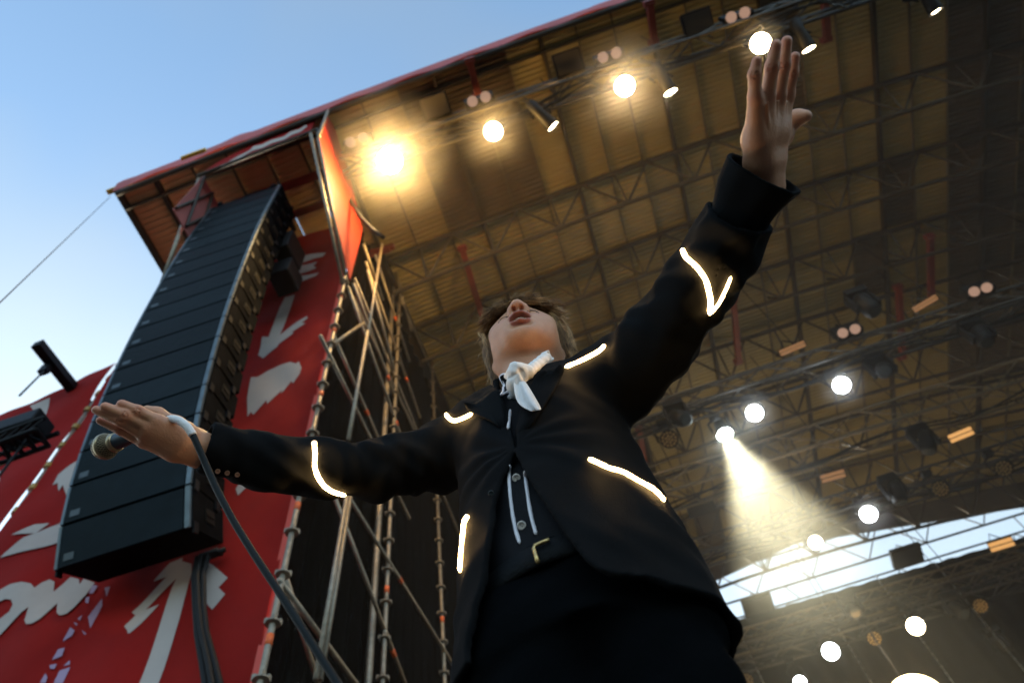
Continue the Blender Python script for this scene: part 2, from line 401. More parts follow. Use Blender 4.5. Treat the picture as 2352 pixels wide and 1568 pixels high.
MB().bar((-5.0, 3.75, 16.1), (-2.7, 3.75, 16.3), 0.12, 0.14).build('red_beam', M_redp, bay)

# ------------------------------------------------------------------ banners
def cloth_y(x, z):
    return 4.32 + 0.030 * math.sin((x * 1.3 + z * 0.9) * 2.0 + 0.6 * math.sin(z)) + 0.014 * math.sin(x * 4.6 - z * 3.1) + 0.008 * math.sin(x * 9 + z * 5)
def banner(name, x0, x1, ztop, z0, y, label, top=None, yo=0.0):
    root = empty(name, ((x0 + x1) / 2, y, z0), label, 'banner', 'red printed banners on the scaffold')
    nx, nz_ = int((x1 - x0) / 0.07), 170; V = []; Fc = []
    for j in range(nz_ + 1):
        for i in range(nx + 1):
            s = i / nx; t = j / nz_; x = x0 + (x1 - x0) * s; zt = ztop if top is None else top(x)
            z = z0 + (zt - z0) * t
            V.append((x, cloth_y(x, z) + yo, z))
    for j in range(nz_):
        for i in range(nx):
            a = j * (nx + 1) + i; Fc.append((a, a + 1, a + nx + 2, a + nx + 1))
    MB().add(V, Fc).build('cloth', M_red, root, True)
    return root
b1 = banner('banner', -4.9, -2.93, 16.95, 0.4, 4.3, 'tall red banner with arrow and brush prints beside the scaffold tower', top=lambda x: zr(x) - 0.05)
MB().box((-2.925, 4.315, 8.7), (0.07, 0.012, 16.4)).build('hem', M_edge, b1)
b2 = banner('banner', -6.80, -4.86, 12.9, 0.4, 4.3, 'red banner with white script lettering behind the loudspeaker column', yo=0.012)
b3 = banner('banner', -10.4, -6.865, 12.9, 0.4, 4.3, 'outer red banner left of the steel pole with sagging top edge', top=lambda x: 13.0 + 0.30 * (x + 6.9) * (1 if x > -8.6 else 1.0))
YP = 4.31
fp = lambda u, v: onY(u, v, YP)
Z8 = lambda x, y: (x * 0.27344, 1286.25 + y * 0.27344)       # zoomed notes -> grid
Z6 = lambda x, y: (551.25 + x * 0.3516, 551.25 + y * 0.3516)
def pr(pts, zf, m=M_print, parent=None, hole=None, name='print'):
    o = flatpoly(name, [zf(*p) for p in pts], fp, m, parent, [zf(*p) for p in hole] if hole else None)
    bm = bmesh.new(); bm.from_mesh(o.data)
    for _ in range(7):
        ed = [e for e in bm.edges if e.calc_length() > 0.10]
        if not ed: break
        bmesh.ops.subdivide_edges(bm, edges=ed, cuts=1, use_grid_fill=False)
        bmesh.ops.triangulate(bm, faces=[f_ for f_ in bm.faces if len(f_.verts) > 3])
    for v in bm.verts: v.co.y = cloth_y(v.co.x, v.co.z) - 0.006
    bm.to_mesh(o.data); bm.free(); return o
I = lambda x, y: (x, y)
# script letters o w
pr([(-140, 330), (-60, 295), (0, 270), (100, 220), (200, 198), (270, 205), (295, 235), (350, 185), (410, 150), (445, 165), (436, 250), (500, 190), (575, 118), (650, 140), (655, 188), (690, 140), (790, 180), (720, 285), (620, 395), (560, 448), (505, 464), (476, 440), (474, 350), (420, 412), (340, 500), (280, 540), (232, 546), (214, 515), (245, 395), (190, 440), (60, 575), (0, 632), (-120, 690), (-230, 640), (-240, 470)], Z8, hole=[(-120, 480), (0, 370), (60, 342), (110, 345), (120, 385), (90, 440), (0, 505), (-90, 560)], parent=b2, name='script_print')
# big upward arrow
pr([(1150, 1036), (1440, 230), (1490, 120), (1470, 60), (1530, 0), (1610, 30), (1610, 110), (1570, 250), (1500, 480), (1295, 1036)], Z8, parent=b1, name='arrow_print')
pr([(1530, -30), (1420, 10), (1272, 158), (1388, 128), (1080, 405), (1112, 432), (1022, 528), (1056, 572), (1050, 582), (1066, 596), (1102, 566), (1328, 356), (1204, 388), (1500, 128)], Z8, parent=b1, name='arrow_print')
pr([(1730, 20), (1800, 55), (1920, 155), (1835, 226), (1888, 278), (1768, 396), (1745, 372), (1722, 340), (1640, 270), (1700, 150)], Z8, parent=b1, name='arrow_print')
for pl in ([(770, 200), (815, 205), (780, 270), (745, 275)], [(870, 220), (915, 205), (885, 290)], [(735, 470), (850, 310), (850, 370), (750, 560)], [(720, 310), (750, 300), (740, 360), (715, 350)], [(590, 560), (625, 585), (600, 630), (528, 682)], [(650, 490), (690, 455), (670, 500)], [(615, 515), (650, 530), (640, 545)], [(680, 575), (720, 610), (700, 612)],
           [(445, 840), (490, 750), (542, 730), (520, 800)], [(425, 885), (480, 868), (460, 912), (428, 915)], [(530, 885), (583, 830), (583, 868)], [(500, 925), (590, 890), (530, 1036), (455, 1036)], [(345, 1036), (390, 955), (405, 985), (390, 1036)]):
    pr(pl, Z8, M_lilac, b2, name='backlit_patch')  # backlight through the banner mesh, painted as lilac patches
# brush strokes
for pl in ([(270, 195), (300, 165), (440, 110), (560, 80), (540, 110), (400, 160), (285, 192)], [(265, 245), (380, 180), (510, 145), (480, 170), (500, 185), (400, 220), (255, 275)], [(240, 320), (290, 270), (400, 235), (520, 220), (500, 240), (380, 280)],
           [(285, 360), (352, 347), (325, 450), (262, 620), (330, 560), (430, 485), (440, 500), (400, 540), (430, 545), (340, 605), (355, 612), (260, 690), (250, 710), (150, 770), (115, 745), (135, 700), (150, 640), (190, 640)],
           [(70, 890), (110, 890), (180, 850), (260, 820), (330, 800), (370, 810), (385, 795), (405, 840), (390, 880), (345, 930), (330, 915), (260, 990), (265, 965), (170, 1055), (165, 1030), (75, 1120), (60, 1100), (35, 1130), (40, 1020)],
           [(10, 1278), (90, 1255), (150, 1240), (100, 1277)], [(160, 1290), (245, 1262), (220, 1290)]):
    pr(pl, Z6, M_print, b1, name='brush_print')
pr([(540, 1120), (560, 1090), (600, 1085), (570, 1110), (545, 1135)], I, M_print, b1, name='brush_print')
pr([(0, 1282), (55, 1235), (110, 1205), (158, 1186), (154, 1236), (80, 1258)], I, M_print, b2, name='brush_print')
pr([(30, 1232), (80, 1203), (110, 1196), (80, 1222)], I, M_print, b2, name='brush_print')
pr([(118, 1110), (130, 1085), (160, 1060), (190, 1040), (170, 1140), (160, 1122), (152, 1138), (143, 1112), (134, 1126), (130, 1105)], I, M_print, b2, name='brush_print')
pr([(66, 928), (112, 910), (100, 962), (78, 972), (84, 950)], I, M_print, b3, name='brush_print')
pr([(-12, 1095), (2, 1080), (2, 1110)], I, M_print, b3, name='brush_print')
# the pole that shows in the slit between the two banners
po = empty('banner_pole', (-6.83, 4.35, 0), 'galvanised pole with clamps in the slit between two red banners', 'pole')
MB().tube([(-6.83, 4.36, 0), (-6.83, 4.36, 13.1)], 0.028, 8).build('tube', M_steel, po, True)
for k in range(12):
    z = 8.0 + 0.45 * k
    MB().tube([(-6.83, 4.36, z), (-6.83, 4.36, z + 0.09)], 0.055, 8).build('clamp', mat('brass', (0.35, 0.22, 0.06), 0.5, 0.5), po)
MB().tube([(-6.83, 4.36, 8.75), (-6.83, 4.36, 8.85)], 0.032, 8).build('orange_band', M_orange, po)
# boom with hook and hanging side truss at the far left
bo = empty('hoist_boom', tuple(onZ(155, 876, 12.62)), 'black square boom jutting over the outer red banner', 'boom')
A = Vector(onZ(170, 895, 12.62)); B = Vector(onZ(85, 788, 12.62))
MB().bar(A + (A - B) * 0.5, B, 0.15, 0.15).build('beam', M_black, bo)
MB().box(B.lerp(A, 0.42) - Vector((0.05, 0, 0.16)), (0.14, 0.1, 0.2)).build('hook_block', M_black, bo)
MB().tube([B.lerp(A, 0.42) - Vector((0.05, 0, 0.2)), Vector(onY(45, 908, 3.0))], 0.014, 6).build('sling', M_cable, bo)
st = empty('side_truss', (-6.0, 3.0, 8.6), 'short black truss with a black speaker box hanging by a sling', 'truss')
sa, sb = Vector(onY(-60, 1038, 3.0)), Vector(onY(84, 985, 3.0)); du = (sb - sa).normalized()
g = MB()
for oy, oz in ((0, 0), (0.22, 0), (0, 0.22), (0.22, 0.22)): g.tube([sa + Vector((0, oy, oz)), sb + Vector((0, oy, oz))], 0.03, 8)
g.build('chord', M_black, st)
g = MB()
for k in range(5):
    a = sa.lerp(sb, k / 5); b = sa.lerp(sb, (k + 1) / 5)
    g.tube([a, b + Vector((0, 0.22, 0))], 0.012, 6).tube([a, b + Vector((0, 0, 0.22))], 0.012, 6).tube([b, b + Vector((0, 0.22, 0))], 0.016, 6)
tag(g.build('web', M_black, st), kind='stuff')
MB().box(sa.lerp(sb, 0.42) + Vector((0, 0.1, 0.36)), (0.5, 0.28, 0.22)).build('speaker_box', M_black, st, bevel=0.02)
MB().tube([Vector(onY(75, 990, 3.1)), Vector(onY(0, 1090, 3.1)), Vector(onY(-60, 1150, 3.1))], 0.014, 6).build('cable', M_cable, st)
gw = MB().tube([Vector(onY(253, 452, 2.3)), Vector(onY(-60, 752, 1.2))], 0.005, 6).build('guy_wire', M_cable)
tag(gw, 'thin guy wire running from the roof corner down across the sky', 'wire')

# ------------------------------------------------------------------ line array
arr_top = (14.9)
pitches = [26, 19, 14.5, 11, 9, 8, 7, 6, 5, 4.5, 4, 3.5, 3, 2, 1, 0, 0, 0]
BW, BH, BD = 1.34, 0.435, 0.56
AX = -4.215
def cab_meshes():
    e = 0.008
    b = MB().add([(-BW / 2, 0, e), (BW / 2, 0, e), (BW / 2, 0, BH - e), (-BW / 2, 0, BH - e),
                  (-BW / 2 + 0.02, BD, 0.05), (BW / 2 - 0.02, BD, 0.05), (BW / 2 - 0.02, BD, BH - 0.05), (-BW / 2 + 0.02, BD, BH - 0.05)],
                 [(0, 1, 2, 3), (5, 4, 7, 6), (0, 4, 5, 1), (3, 2, 6, 7), (1, 5, 6, 2), (0, 3, 7, 4)])
    body = b.mesh('cabinet'); body.materials.append(M_box)
    gr = MB(); gr.box((-0.02, -0.012, BH / 2), (BW - 0.12, 0.02, BH - 0.03)); grm = gr.mesh('grille'); grm.materials.append(M_grille)
    rm = MB(); rm.box((BW / 2 - 0.035, -0.016, BH / 2), (0.05, 0.03, BH - 0.02)); rmm = rm.mesh('edge_rail'); rmm.materials.append(M_rim)
    rm = MB(); rm.box((-BW / 2 + 0.02, -0.012, BH / 2), (0.03, 0.026, BH - 0.02)); rml = rm.mesh('edge_rail'); rml.materials.append(M_rim)
    hd_ = MB(); hd_.box((BW / 2 - 0.006, 0.3, BH / 2), (0.014, 0.15, 0.13)); hd_.box((BW / 2 + 0.004, 0.3, BH / 2), (0.012, 0.12, 0.022)); hdm = hd_.mesh('handle'); hdm.materials.append(mat('handle_metal', (0.012, 0.010, 0.008), 0.6, 0.0, spec=0.1))
    lg = MB(); lg.box((-BW / 2 + 0.14, -0.024, 0.10), (0.10, 0.004, 0.07)); lgm = lg.mesh('badge'); lgm.materials.append(mat('badge', (0.035, 0.05, 0.06), 0.45, 0.1))
    out = []
    for sx in (-1, 1):
        for (yy, zz, sz_) in ((0.05, 0.02, (0.022, 0.07, 0.11)), (0.42, BH - 0.06, (0.022, 0.06, 0.10))):
            pm = MB().box((sx * (BW / 2 + 0.001), yy, zz), sz_).mesh('rigging_plate'); pm.materials.append(M_black); out.append(('rigging_plate', pm))
    return [('cabinet', body), ('grille', grm), ('edge_rail', rmm), ('edge_rail', rml), ('handle', hdm), ('badge', lgm)] + out
cabs = cab_meshes()
y, z = 3.77, 7.10
N = len(pitches)
order = ['bottom', 'second from the bottom', 'third from the bottom']
for i, pt in enumerate(pitches):
    pos = 'lowest cabinet' if i == 0 else ('topmost cabinet' if i == N - 1 else f'cabinet {["one","two","three","four","five","six","seven","eight","nine","ten","eleven","twelve","thirteen","fourteen","fifteen","sixteen"][i-1]} above the lowest')
    r = empty('line_array_cabinet', (AX, y, z), f'black loudspeaker, {pos} in the hanging curved column', 'loudspeaker', 'cabinets of the hanging loudspeaker column', (R(pt), 0, R(0)))
    for nm, me in cabs:
        o = bpy.data.objects.new(nm, me); col.objects.link(o); o.parent = r
    y -= BH * math.sin(R(pt)); z += BH * math.cos(R(pt))
ytop, ztop_ = y, z
bf = empty('flying_frame', (AX, ytop + 0.25, ztop_), 'black flying frame and chain hoist above the loudspeaker column', 'hoist')
g = MB()
for sx in (-0.5, 0.5): g.bar((AX + sx, ytop - 0.05, ztop_ + 0.06), (AX + sx, ytop + 0.85, ztop_ + 0.06), 0.07, 0.11)
g.bar((AX - 0.55, ytop + 0.3, ztop_ + 0.13), (AX + 0.55, ytop + 0.3, ztop_ + 0.13), 0.1, 0.09)
g.build('frame', M_black, bf)
MB().box((AX + 0.05, ytop + 0.28, ztop_ + 0.62), (0.62, 0.34, 0.36)).build('motor', M_black, bf, bevel=0.05)
MB().box((AX - 0.2, ytop + 0.28, ztop_ + 0.34), (0.2, 0.16, 0.3)).build('hook', M_black, bf, bevel=0.02)
MB().tube([(AX + 0.05, ytop + 0.28, ztop_ + 0.7), (AX + 0.05, ytop + 0.28, 16.4)], 0.02, 6).build('chain', M_black, bf)
MB().tube([(AX + 0.42, ytop + 0.1, ztop_ + 0.8), (AX + 0.38, ytop + 0.15, ztop_ + 0.25)], 0.03, 6).build('sling', mat('dull_sling', (0.08, 0.07, 0.06)), bf)
sb_ = MB().box((AX + 0.60, ytop + 0.95, 12.9), (0.35, 0.42, 0.5)).box((AX + 0.62, ytop + 0.8, 13.6), (0.28, 0.5, 0.7)).build('cable_box', M_black, None, bevel=0.03)
tag(sb_, 'small black cable box strapped behind the upper loudspeakers', 'box')
# cables dropping from the column
cb = [Vector(onY(u, v, 4.15)) for u, v in ((500, 1262), (462, 1275), (452, 1320), (455, 1390), (462, 1450), (478, 1520), (492, 1600), (510, 1700))]
for k, off in enumerate(((0, 0), (0.05, 0.02), (-0.045, 0.01), (0.02, 0.05))):
    pts = [p + Vector((off[0] * (1 + 0.3 * math.sin(i + k)), off[1], 0)) for i, p in enumerate(cb)]
    o = MB().tube(pts, 0.026, 8).build('speaker_cable', M_cable, None, True)
    tag(o, 'black loudspeaker cable dropping from the lowest cabinet in a bundle', 'cable', 'cables below the loudspeaker column')

# ================================================================== the singer
# distance-field modelling on a regular grid, meshed with surface nets
class Field:
    def __init__(s, lo, hi, h):
        s.lo = np.array(lo, np.float32); s.h = h
        s.n = np.ceil((np.array(hi) - np.array(lo)) / h).astype(int) + 1
        s.F = np.full(s.n, 0.1, np.float32)
        s.ax = [s.lo[i] + h * np.arange(s.n[i], dtype=np.float32) for i in range(3)]
    def sub(s, lo, hi):
        a = np.maximum(np.floor((np.array(lo) - s.lo) / s.h).astype(int), 0)
        b = np.minimum(np.ceil((np.array(hi) - s.lo) / s.h).astype(int) + 1, s.n)
        sl = tuple(slice(a[i], b[i]) for i in range(3))
        X = s.ax[0][sl[0]][:, None, None]; Y = s.ax[1][sl[1]][None, :, None]; Z = s.ax[2][sl[2]][None, None, :]
        return sl, X, Y, Z
    @staticmethod
    def smin(a, b, k):
        if k <= 0: return np.minimum(a, b)
        h = np.maximum(k - np.abs(a - b), 0) / k
        return np.minimum(a, b) - h * h * k * 0.25
    def put(s, d, sl, k, mode):
        if d.size == 0: return
        if mode == 'add': s.F[sl] = s.smin(s.F[sl], d, k)
        else: s.F[sl] = -s.smin(-s.F[sl], d, k)
    def ell(s, c, r, k=0.01, mode='add', pad=0.05):
        c = np.array(c); r = np.array(r); sl, X, Y, Z = s.sub(c - r - pad, c + r + pad)
        q = np.sqrt(((X - c[0]) / r[0]) ** 2 + ((Y - c[1]) / r[1]) ** 2 + ((Z - c[2]) / r[2]) ** 2)
        s.put(((q - 1) * r.min()).astype(np.float32), sl, k, mode)
    def cone(s, a, b, ra, rb, k=0.01, mode='add', pad=0.05):
        a = np.array(a, float); b = np.array(b, float); m = max(ra, rb) + pad
        sl, X, Y, Z = s.sub(np.minimum(a, b) - m, np.maximum(a, b) + m)
        d = b - a; L = max(d.dot(d), 1e-12)
        t = np.clip(((X - a[0]) * d[0] + (Y - a[1]) * d[1] + (Z - a[2]) * d[2]) / L, 0, 1)
        q = np.sqrt((X - a[0] - t * d[0]) ** 2 + (Y - a[1] - t * d[1]) ** 2 + (Z - a[2] - t * d[2]) ** 2) - (ra + (rb - ra) * t)
        s.put(q.astype(np.float32), sl, k, mode)
    def chain(s, pts, rs, k=0.01, mode='add', pad=0.05):
        for i in range(len(pts) - 1): s.cone(pts[i], pts[i + 1], rs[i], rs[i + 1], k, mode, pad)
    def nets(s):
        F = s.F; ins = F < 0
        c = np.zeros(np.array(F.shape) - 1, np.uint8)
        for dx in (0, 1):
            for dy in (0, 1):
                for dz in (0, 1):
                    c += ins[dx:F.shape[0] - 1 + dx, dy:F.shape[1] - 1 + dy, dz:F.shape[2] - 1 + dz]
        act = (c > 0) & (c < 8); idx = np.argwhere(act)
        m = np.full(c.shape, -1, np.int32); m[act] = np.arange(len(idx))
        off = np.array([(x, y, z) for x in (0, 1) for y in (0, 1) for z in (0, 1)])
        val = np.stack([F[tuple((idx + o).T)] for o in off], 1)
        acc = np.zeros((len(idx), 3)); cnt = np.zeros(len(idx))
        for i in range(8):
            for j in range(i + 1, 8):
                if np.abs(off[i] - off[j]).sum() != 1: continue
                a, b = val[:, i], val[:, j]; x = (a < 0) != (b < 0)
                t = np.where(x, a / np.where(a == b, 1, a - b), 0)[:, None]
                acc += np.where(x[:, None], off[i] + t * (off[j] - off[i]), 0); cnt += x
        V = s.lo + s.h * (idx + acc / cnt[:, None])
        Q = []
        for ax_ in range(3):
            sh = [slice(1, -1)] * 3; sh[ax_] = slice(0, -1)
            lo_ = [slice(1, -1)] * 3; hi_ = [slice(1, -1)] * 3; lo_[ax_] = slice(0, -1); hi_[ax_] = slice(1, None)
            A, B = ins[tuple(lo_)], ins[tuple(hi_)]
            e = np.argwhere(A != B)
            if len(e) == 0: continue
            flip = A[tuple(e.T)]
            e = e + np.array([0 if k == ax_ else 1 for k in range(3)])
            u, w_ = (ax_ + 1) % 3, (ax_ + 2) % 3
            def cell(du, dw):
                q = e.copy(); q[:, u] -= du; q[:, w_] -= dw; return m[tuple(q.T)]
            q4 = np.stack([cell(1, 1), cell(0, 1), cell(0, 0), cell(1, 0)], 1)
            q4[~flip] = q4[~flip][:, ::-1]
            Q.append(q4)
        Q = np.concatenate(Q); Q = Q[(Q >= 0).all(1)]
        return V, Q
def mesh_np(name, V, Q, tint=None, smooth=True):
    me = bpy.data.meshes.new(name)
    me.vertices.add(len(V)); me.vertices.foreach_set('co', np.asarray(V, np.float32).ravel())
    me.loops.add(Q.size); me.loops.foreach_set('vertex_index', Q.astype(np.int32).ravel())
    me.polygons.add(len(Q)); me.polygons.foreach_set('loop_start', np.arange(0, Q.size, 4, dtype=np.int32))
    me.update(calc_edges=True); me.validate()
    me.polygons.foreach_set('use_smooth', np.ones(len(me.polygons), bool))
    if tint is not None:
        at = me.color_attributes.new('tint', 'FLOAT_COLOR', 'POINT')
        at.data.foreach_set('color', np.concatenate([tint, np.ones((len(tint), 1))], 1).astype(np.float32).ravel())
    me.update(); return me

# ---- materials
def skin_mat():
    m = bpy.data.materials.new('skin'); m.use_nodes = True; nt = m.node_tree; b = nt.nodes['Principled BSDF']
    at = nt.nodes.new('ShaderNodeAttribute'); at.attribute_name = 'tint'
    nz = nt.nodes.new('ShaderNodeTexNoise'); nz.inputs['Scale'].default_value = 45; nz.inputs['Detail'].default_value = 5
    tc = nt.nodes.new('ShaderNodeTexCoord'); nt.links.new(tc.outputs['Object'], nz.inputs['Vector'])
    mr = nt.nodes.new('ShaderNodeMapRange'); mr.inputs['To Min'].default_value = 0.86; mr.inputs['To Max'].default_value = 1.14
    nt.links.new(nz.outputs['Fac'], mr.inputs['Value'])
    vm = nt.nodes.new('ShaderNodeVectorMath'); vm.operation = 'SCALE'
    nt.links.new(at.outputs['Color'], vm.inputs[0]); nt.links.new(mr.outputs[0], vm.inputs['Scale'])
    nt.links.new(vm.outputs[0], b.inputs['Base Color'])
    b.inputs['Roughness'].default_value = 0.48; b.inputs['Specular IOR Level'].default_value = 0.45
    b.inputs['Subsurface Weight'].default_value = 0.15; b.inputs['Subsurface Radius'].default_value = (0.01, 0.004, 0.002)
    b.inputs['Subsurface Scale'].default_value = 0.4
    n2 = nt.nodes.new('ShaderNodeTexNoise'); n2.inputs['Scale'].default_value = 260; n2.inputs['Detail'].default_value = 5
    nt.links.new(tc.outputs['Object'], n2.inputs['Vector'])
    bp = nt.nodes.new('ShaderNodeBump'); bp.inputs['Strength'].default_value = 0.5; bp.inputs['Distance'].default_value = 0.0015
    nt.links.new(n2.outputs['Fac'], bp.inputs['Height']); nt.links.new(bp.outputs[0], b.inputs['Normal'])
    return m
M_skin = skin_mat()
M_suit = mat('suit_cloth', (0.0055, 0.006, 0.0068), 0.88, 0, 0.25, 9, 0.35, 700, spec=0.06)
M_shirt = mat('shirt_cloth', (0.006, 0.006, 0.008), 0.85, 0, 0.2, 9, 0.3, 500, spec=0.2)
M_trouser = mat('trouser_cloth', (0.003, 0.0035, 0.0042), 0.9, 0, 0.3, 7, 0.35, 500, spec=0.01)
M_white = mat('white_cotton', (0.78, 0.75, 0.74), 0.85, 0, 0.06, 60, 0.35, 500)
M_pipe = mat('white_piping', (0.72, 0.68, 0.72), 0.6)
M_led = mat('led_strip', (0.9, 0.8, 0.6), 0.4, emit=(1.0, 0.60, 0.22), estr=15.0)
M_ledcap = mat('led_cap', (0.8, 0.62, 0.45), 0.5, emit=(1.0, 0.6, 0.3), estr=1.2)
M_gold = mat('buckle_metal', (0.55, 0.38, 0.16), 0.35, 0.9)
M_pearl = mat('pearl_button', (0.62, 0.56, 0.50), 0.3, 0, 0.2, 300)
M_dbtn = mat('horn_button', (0.02, 0.03, 0.032), 0.25)
M_teeth = mat('teeth', (0.62, 0.48, 0.32), 0.35)
M_mouth = mat('mouth_inside', (0.10, 0.02, 0.015), 0.5)

singer = empty('person', (-0.065, 0.88, SZ), 'singer in black jacket with glowing strips, arms spread wide, head tilted back', 'person')

# ---- head frame: ear mid point, eye line and sight line measured in the photograph
HC = pd(1211, 812, 1.69)
hv = ray(1211, 812)
hx = CM @ unit((0.978, -0.208, 0)); hx = unit(hx - hv * hx.dot(hv))
hu = np.cross(hx, hv); hu = hu if hu.dot(CM @ (0, -1, 0)) > 0 else -hu
TH = R(69)
hf = -math.cos(TH) * hv + math.sin(TH) * hu
hh = math.sin(TH) * hv + math.cos(TH) * hu
HB = np.array([hx, hh, hf])                  # rows: head axes in world
def h2w(p): return HC + np.asarray(p) @ HB

hf_ = Field((-0.105, -0.215, -0.135), (0.105, 0.15, 0.14), 0.0021)
f = hf_
f.ell((0, 0.045, -0.018), (0.074, 0.096, 0.096), 0)
f.ell((0, -0.002, 0.04), (0.064, 0.082, 0.056), 0.03)
f.ell((0, -0.058, 0.028), (0.054, 0.036, 0.056), 0.03)
for sx in (-1, 1):
    f.cone((sx * 0.053, -0.045, 0.0), (sx * 0.02, -0.083, 0.070), 0.024, 0.026, 0.03)
    f.ell((sx * 0.038, -0.035, 0.058), (0.032, 0.036, 0.032), 0.03)
    f.cone((sx * 0.012, 0.043, 0.088), (sx * 0.046, 0.038, 0.066), 0.011, 0.010, 0.02)
    f.ell((sx * 0.048, 0.004, 0.055), (0.022, 0.018, 0.02), 0.03)
f.ell((0, -0.088, 0.074), (0.026, 0.022, 0.022), 0.025)
f.cone((0.0, -0.04, -0.028), (-0.004, -0.215, -0.062), 0.056, 0.062, 0.035)
f.cone((0, -0.07, 0.015), (-0.002, -0.18, -0.03), 0.036, 0.036, 0.03)
for sx in (-1, 1):
    f.ell((sx * 0.032, 0.026, 0.096), (0.016, 0.011, 0.012), 0.018, 'cut')
    f.ell((sx * 0.0315, 0.027, 0.072), (0.0155, 0.0125, 0.0145), 0.006)
    f.cone((sx * 0.020, 0.0145, 0.0825), (sx * 0.043, 0.0150, 0.076), 0.0016, 0.0016, 0.003, 'cut', 0.01)
f.cone((0, 0.030, 0.083), (0, -0.008, 0.116), 0.0095, 0.0115, 0.014)
f.ell((0, -0.0125, 0.1235), (0.0130, 0.0120, 0.0120), 0.010)
for sx in (-1, 1):
    f.ell((sx * 0.0150, -0.0165, 0.111), (0.0095, 0.0105, 0.0135), 0.007)
f.ell((0, -0.036, 0.088), (0.026, 0.020, 0.022), 0.02)                    # muzzle
f.ell((0, -0.058, 0.082), (0.030, 0.020, 0.020), 0.02)
UL = [(-0.0275, -0.054, 0.0875), (-0.017, -0.0465, 0.106), (-0.0065, -0.0415, 0.1125), (0, -0.0430, 0.1125), (0.0065, -0.0415, 0.1125), (0.017, -0.0465, 0.106), (0.0275, -0.054, 0.0875)]
LL = [(-0.0275, -0.055, 0.0875), (-0.016, -0.069, 0.1005), (0, -0.0745, 0.1050), (0.016, -0.069, 0.1005), (0.0275, -0.055, 0.0875)]
f.chain(UL, [0.0035, 0.0052, 0.0056, 0.0052, 0.0056, 0.0052, 0.0035], 0.0045)
f.chain(LL, [0.0035, 0.0056, 0.0064, 0.0056, 0.0035], 0.0045)
f.ell((0, -0.0578, 0.105), (0.0235, 0.0132, 0.030), 0.003, 'cut')
for sx in (-1, 1): f.ell((sx * 0.0082, -0.0285, 0.1185), (0.0050, 0.0125, 0.0075), 0.0025, 'cut')
f.cone((-0.016, -0.0845, 0.100), (0.016, -0.0845, 0.100), 0.006, 0.006, 0.014, 'cut')
for sx in (-1, 1):
    f.cone((sx * 0.021, -0.026, 0.099), (sx * 0.036, -0.056, 0.083), 0.0030, 0.0026, 0.009, 'cut', 0.02)
    f.ell((sx * 0.0755, 0.004, -0.014), (0.0085, 0.030, 0.017), 0.008)
    f.ell((sx * 0.0755, -0.030, -0.006), (0.0080, 0.014, 0.010), 0.008)
    f.cone((sx * 0.083, 0.012, -0.012), (sx * 0.082, -0.014, -0.008), 0.006, 0.005, 0.006, 'cut', 0.02)
HVl, HQ = f.nets()
def seg_dist(P, pts):
    d = np.full(len(P), 9.0)
    for a, b in zip(pts[:-1], pts[1:]):
        a = np.array(a); b = np.array(b); t = np.clip(((P - a) @ (b - a)) / ((b - a) @ (b - a)), 0, 1)
        d = np.minimum(d, np.linalg.norm(P - a - t[:, None] * (b - a), axis=1))
    return d
SK = np.array((0.55, 0.265, 0.15))
def mixc(T, c, w_): return T * (1 - w_[:, None]) + np.array(c) * w_[:, None]
HT = np.tile(SK, (len(HVl), 1))
lipd = np.minimum(seg_dist(HVl, UL), seg_dist(HVl, LL))
HT = mixc(HT, (0.36, 0.10, 0.075), np.clip((0.0095 - lipd) / 0.003, 0, 1) * 0.9)
cav = ((HVl - (0, -0.0575, 0.102)) / (0.0215, 0.0118, 0.026)); cv = np.clip((1.12 - np.linalg.norm(cav, axis=1)) / 0.1, 0, 1) * (HVl[:, 2] < 0.100)
HT = mixc(HT, (0.09, 0.02, 0.015), cv)
rosy = np.exp(-(((np.abs(HVl[:, 0]) - 0.042) / 0.02) ** 2 + ((HVl[:, 1] + 0.02) / 0.025) ** 2)) * (HVl[:, 2] > 0.03)
HT = mixc(HT, (0.60, 0.24, 0.16), rosy * 0.45)
rosn = np.exp(-(np.linalg.norm(HVl - (0, -0.012, 0.12), axis=1) / 0.018) ** 2); HT = mixc(HT, (0.60, 0.24, 0.16), rosn * 0.5)
lash = np.minimum(seg_dist(HVl, [(0.019, 0.0145, 0.0855), (0.044, 0.0150, 0.078)]), seg_dist(HVl, [(-0.019, 0.0145, 0.0855), (-0.044, 0.0150, 0.078)]))
HT = mixc(HT, (0.09, 0.045, 0.025), np.clip((0.0042 - lash) / 0.002, 0, 1) * 0.8)
scalp = np.clip((HVl[:, 1] - 0.055) / 0.02, 0, 1) + np.clip((-0.03 - HVl[:, 2]) / 0.02, 0, 1) * (HVl[:, 1] > -0.06)
HT = mixc(HT, (0.10, 0.05, 0.025), np.clip(scalp, 0, 1))
bodyV = [h2w(HVl)]; bodyQ = [HQ]; bodyT = [HT]

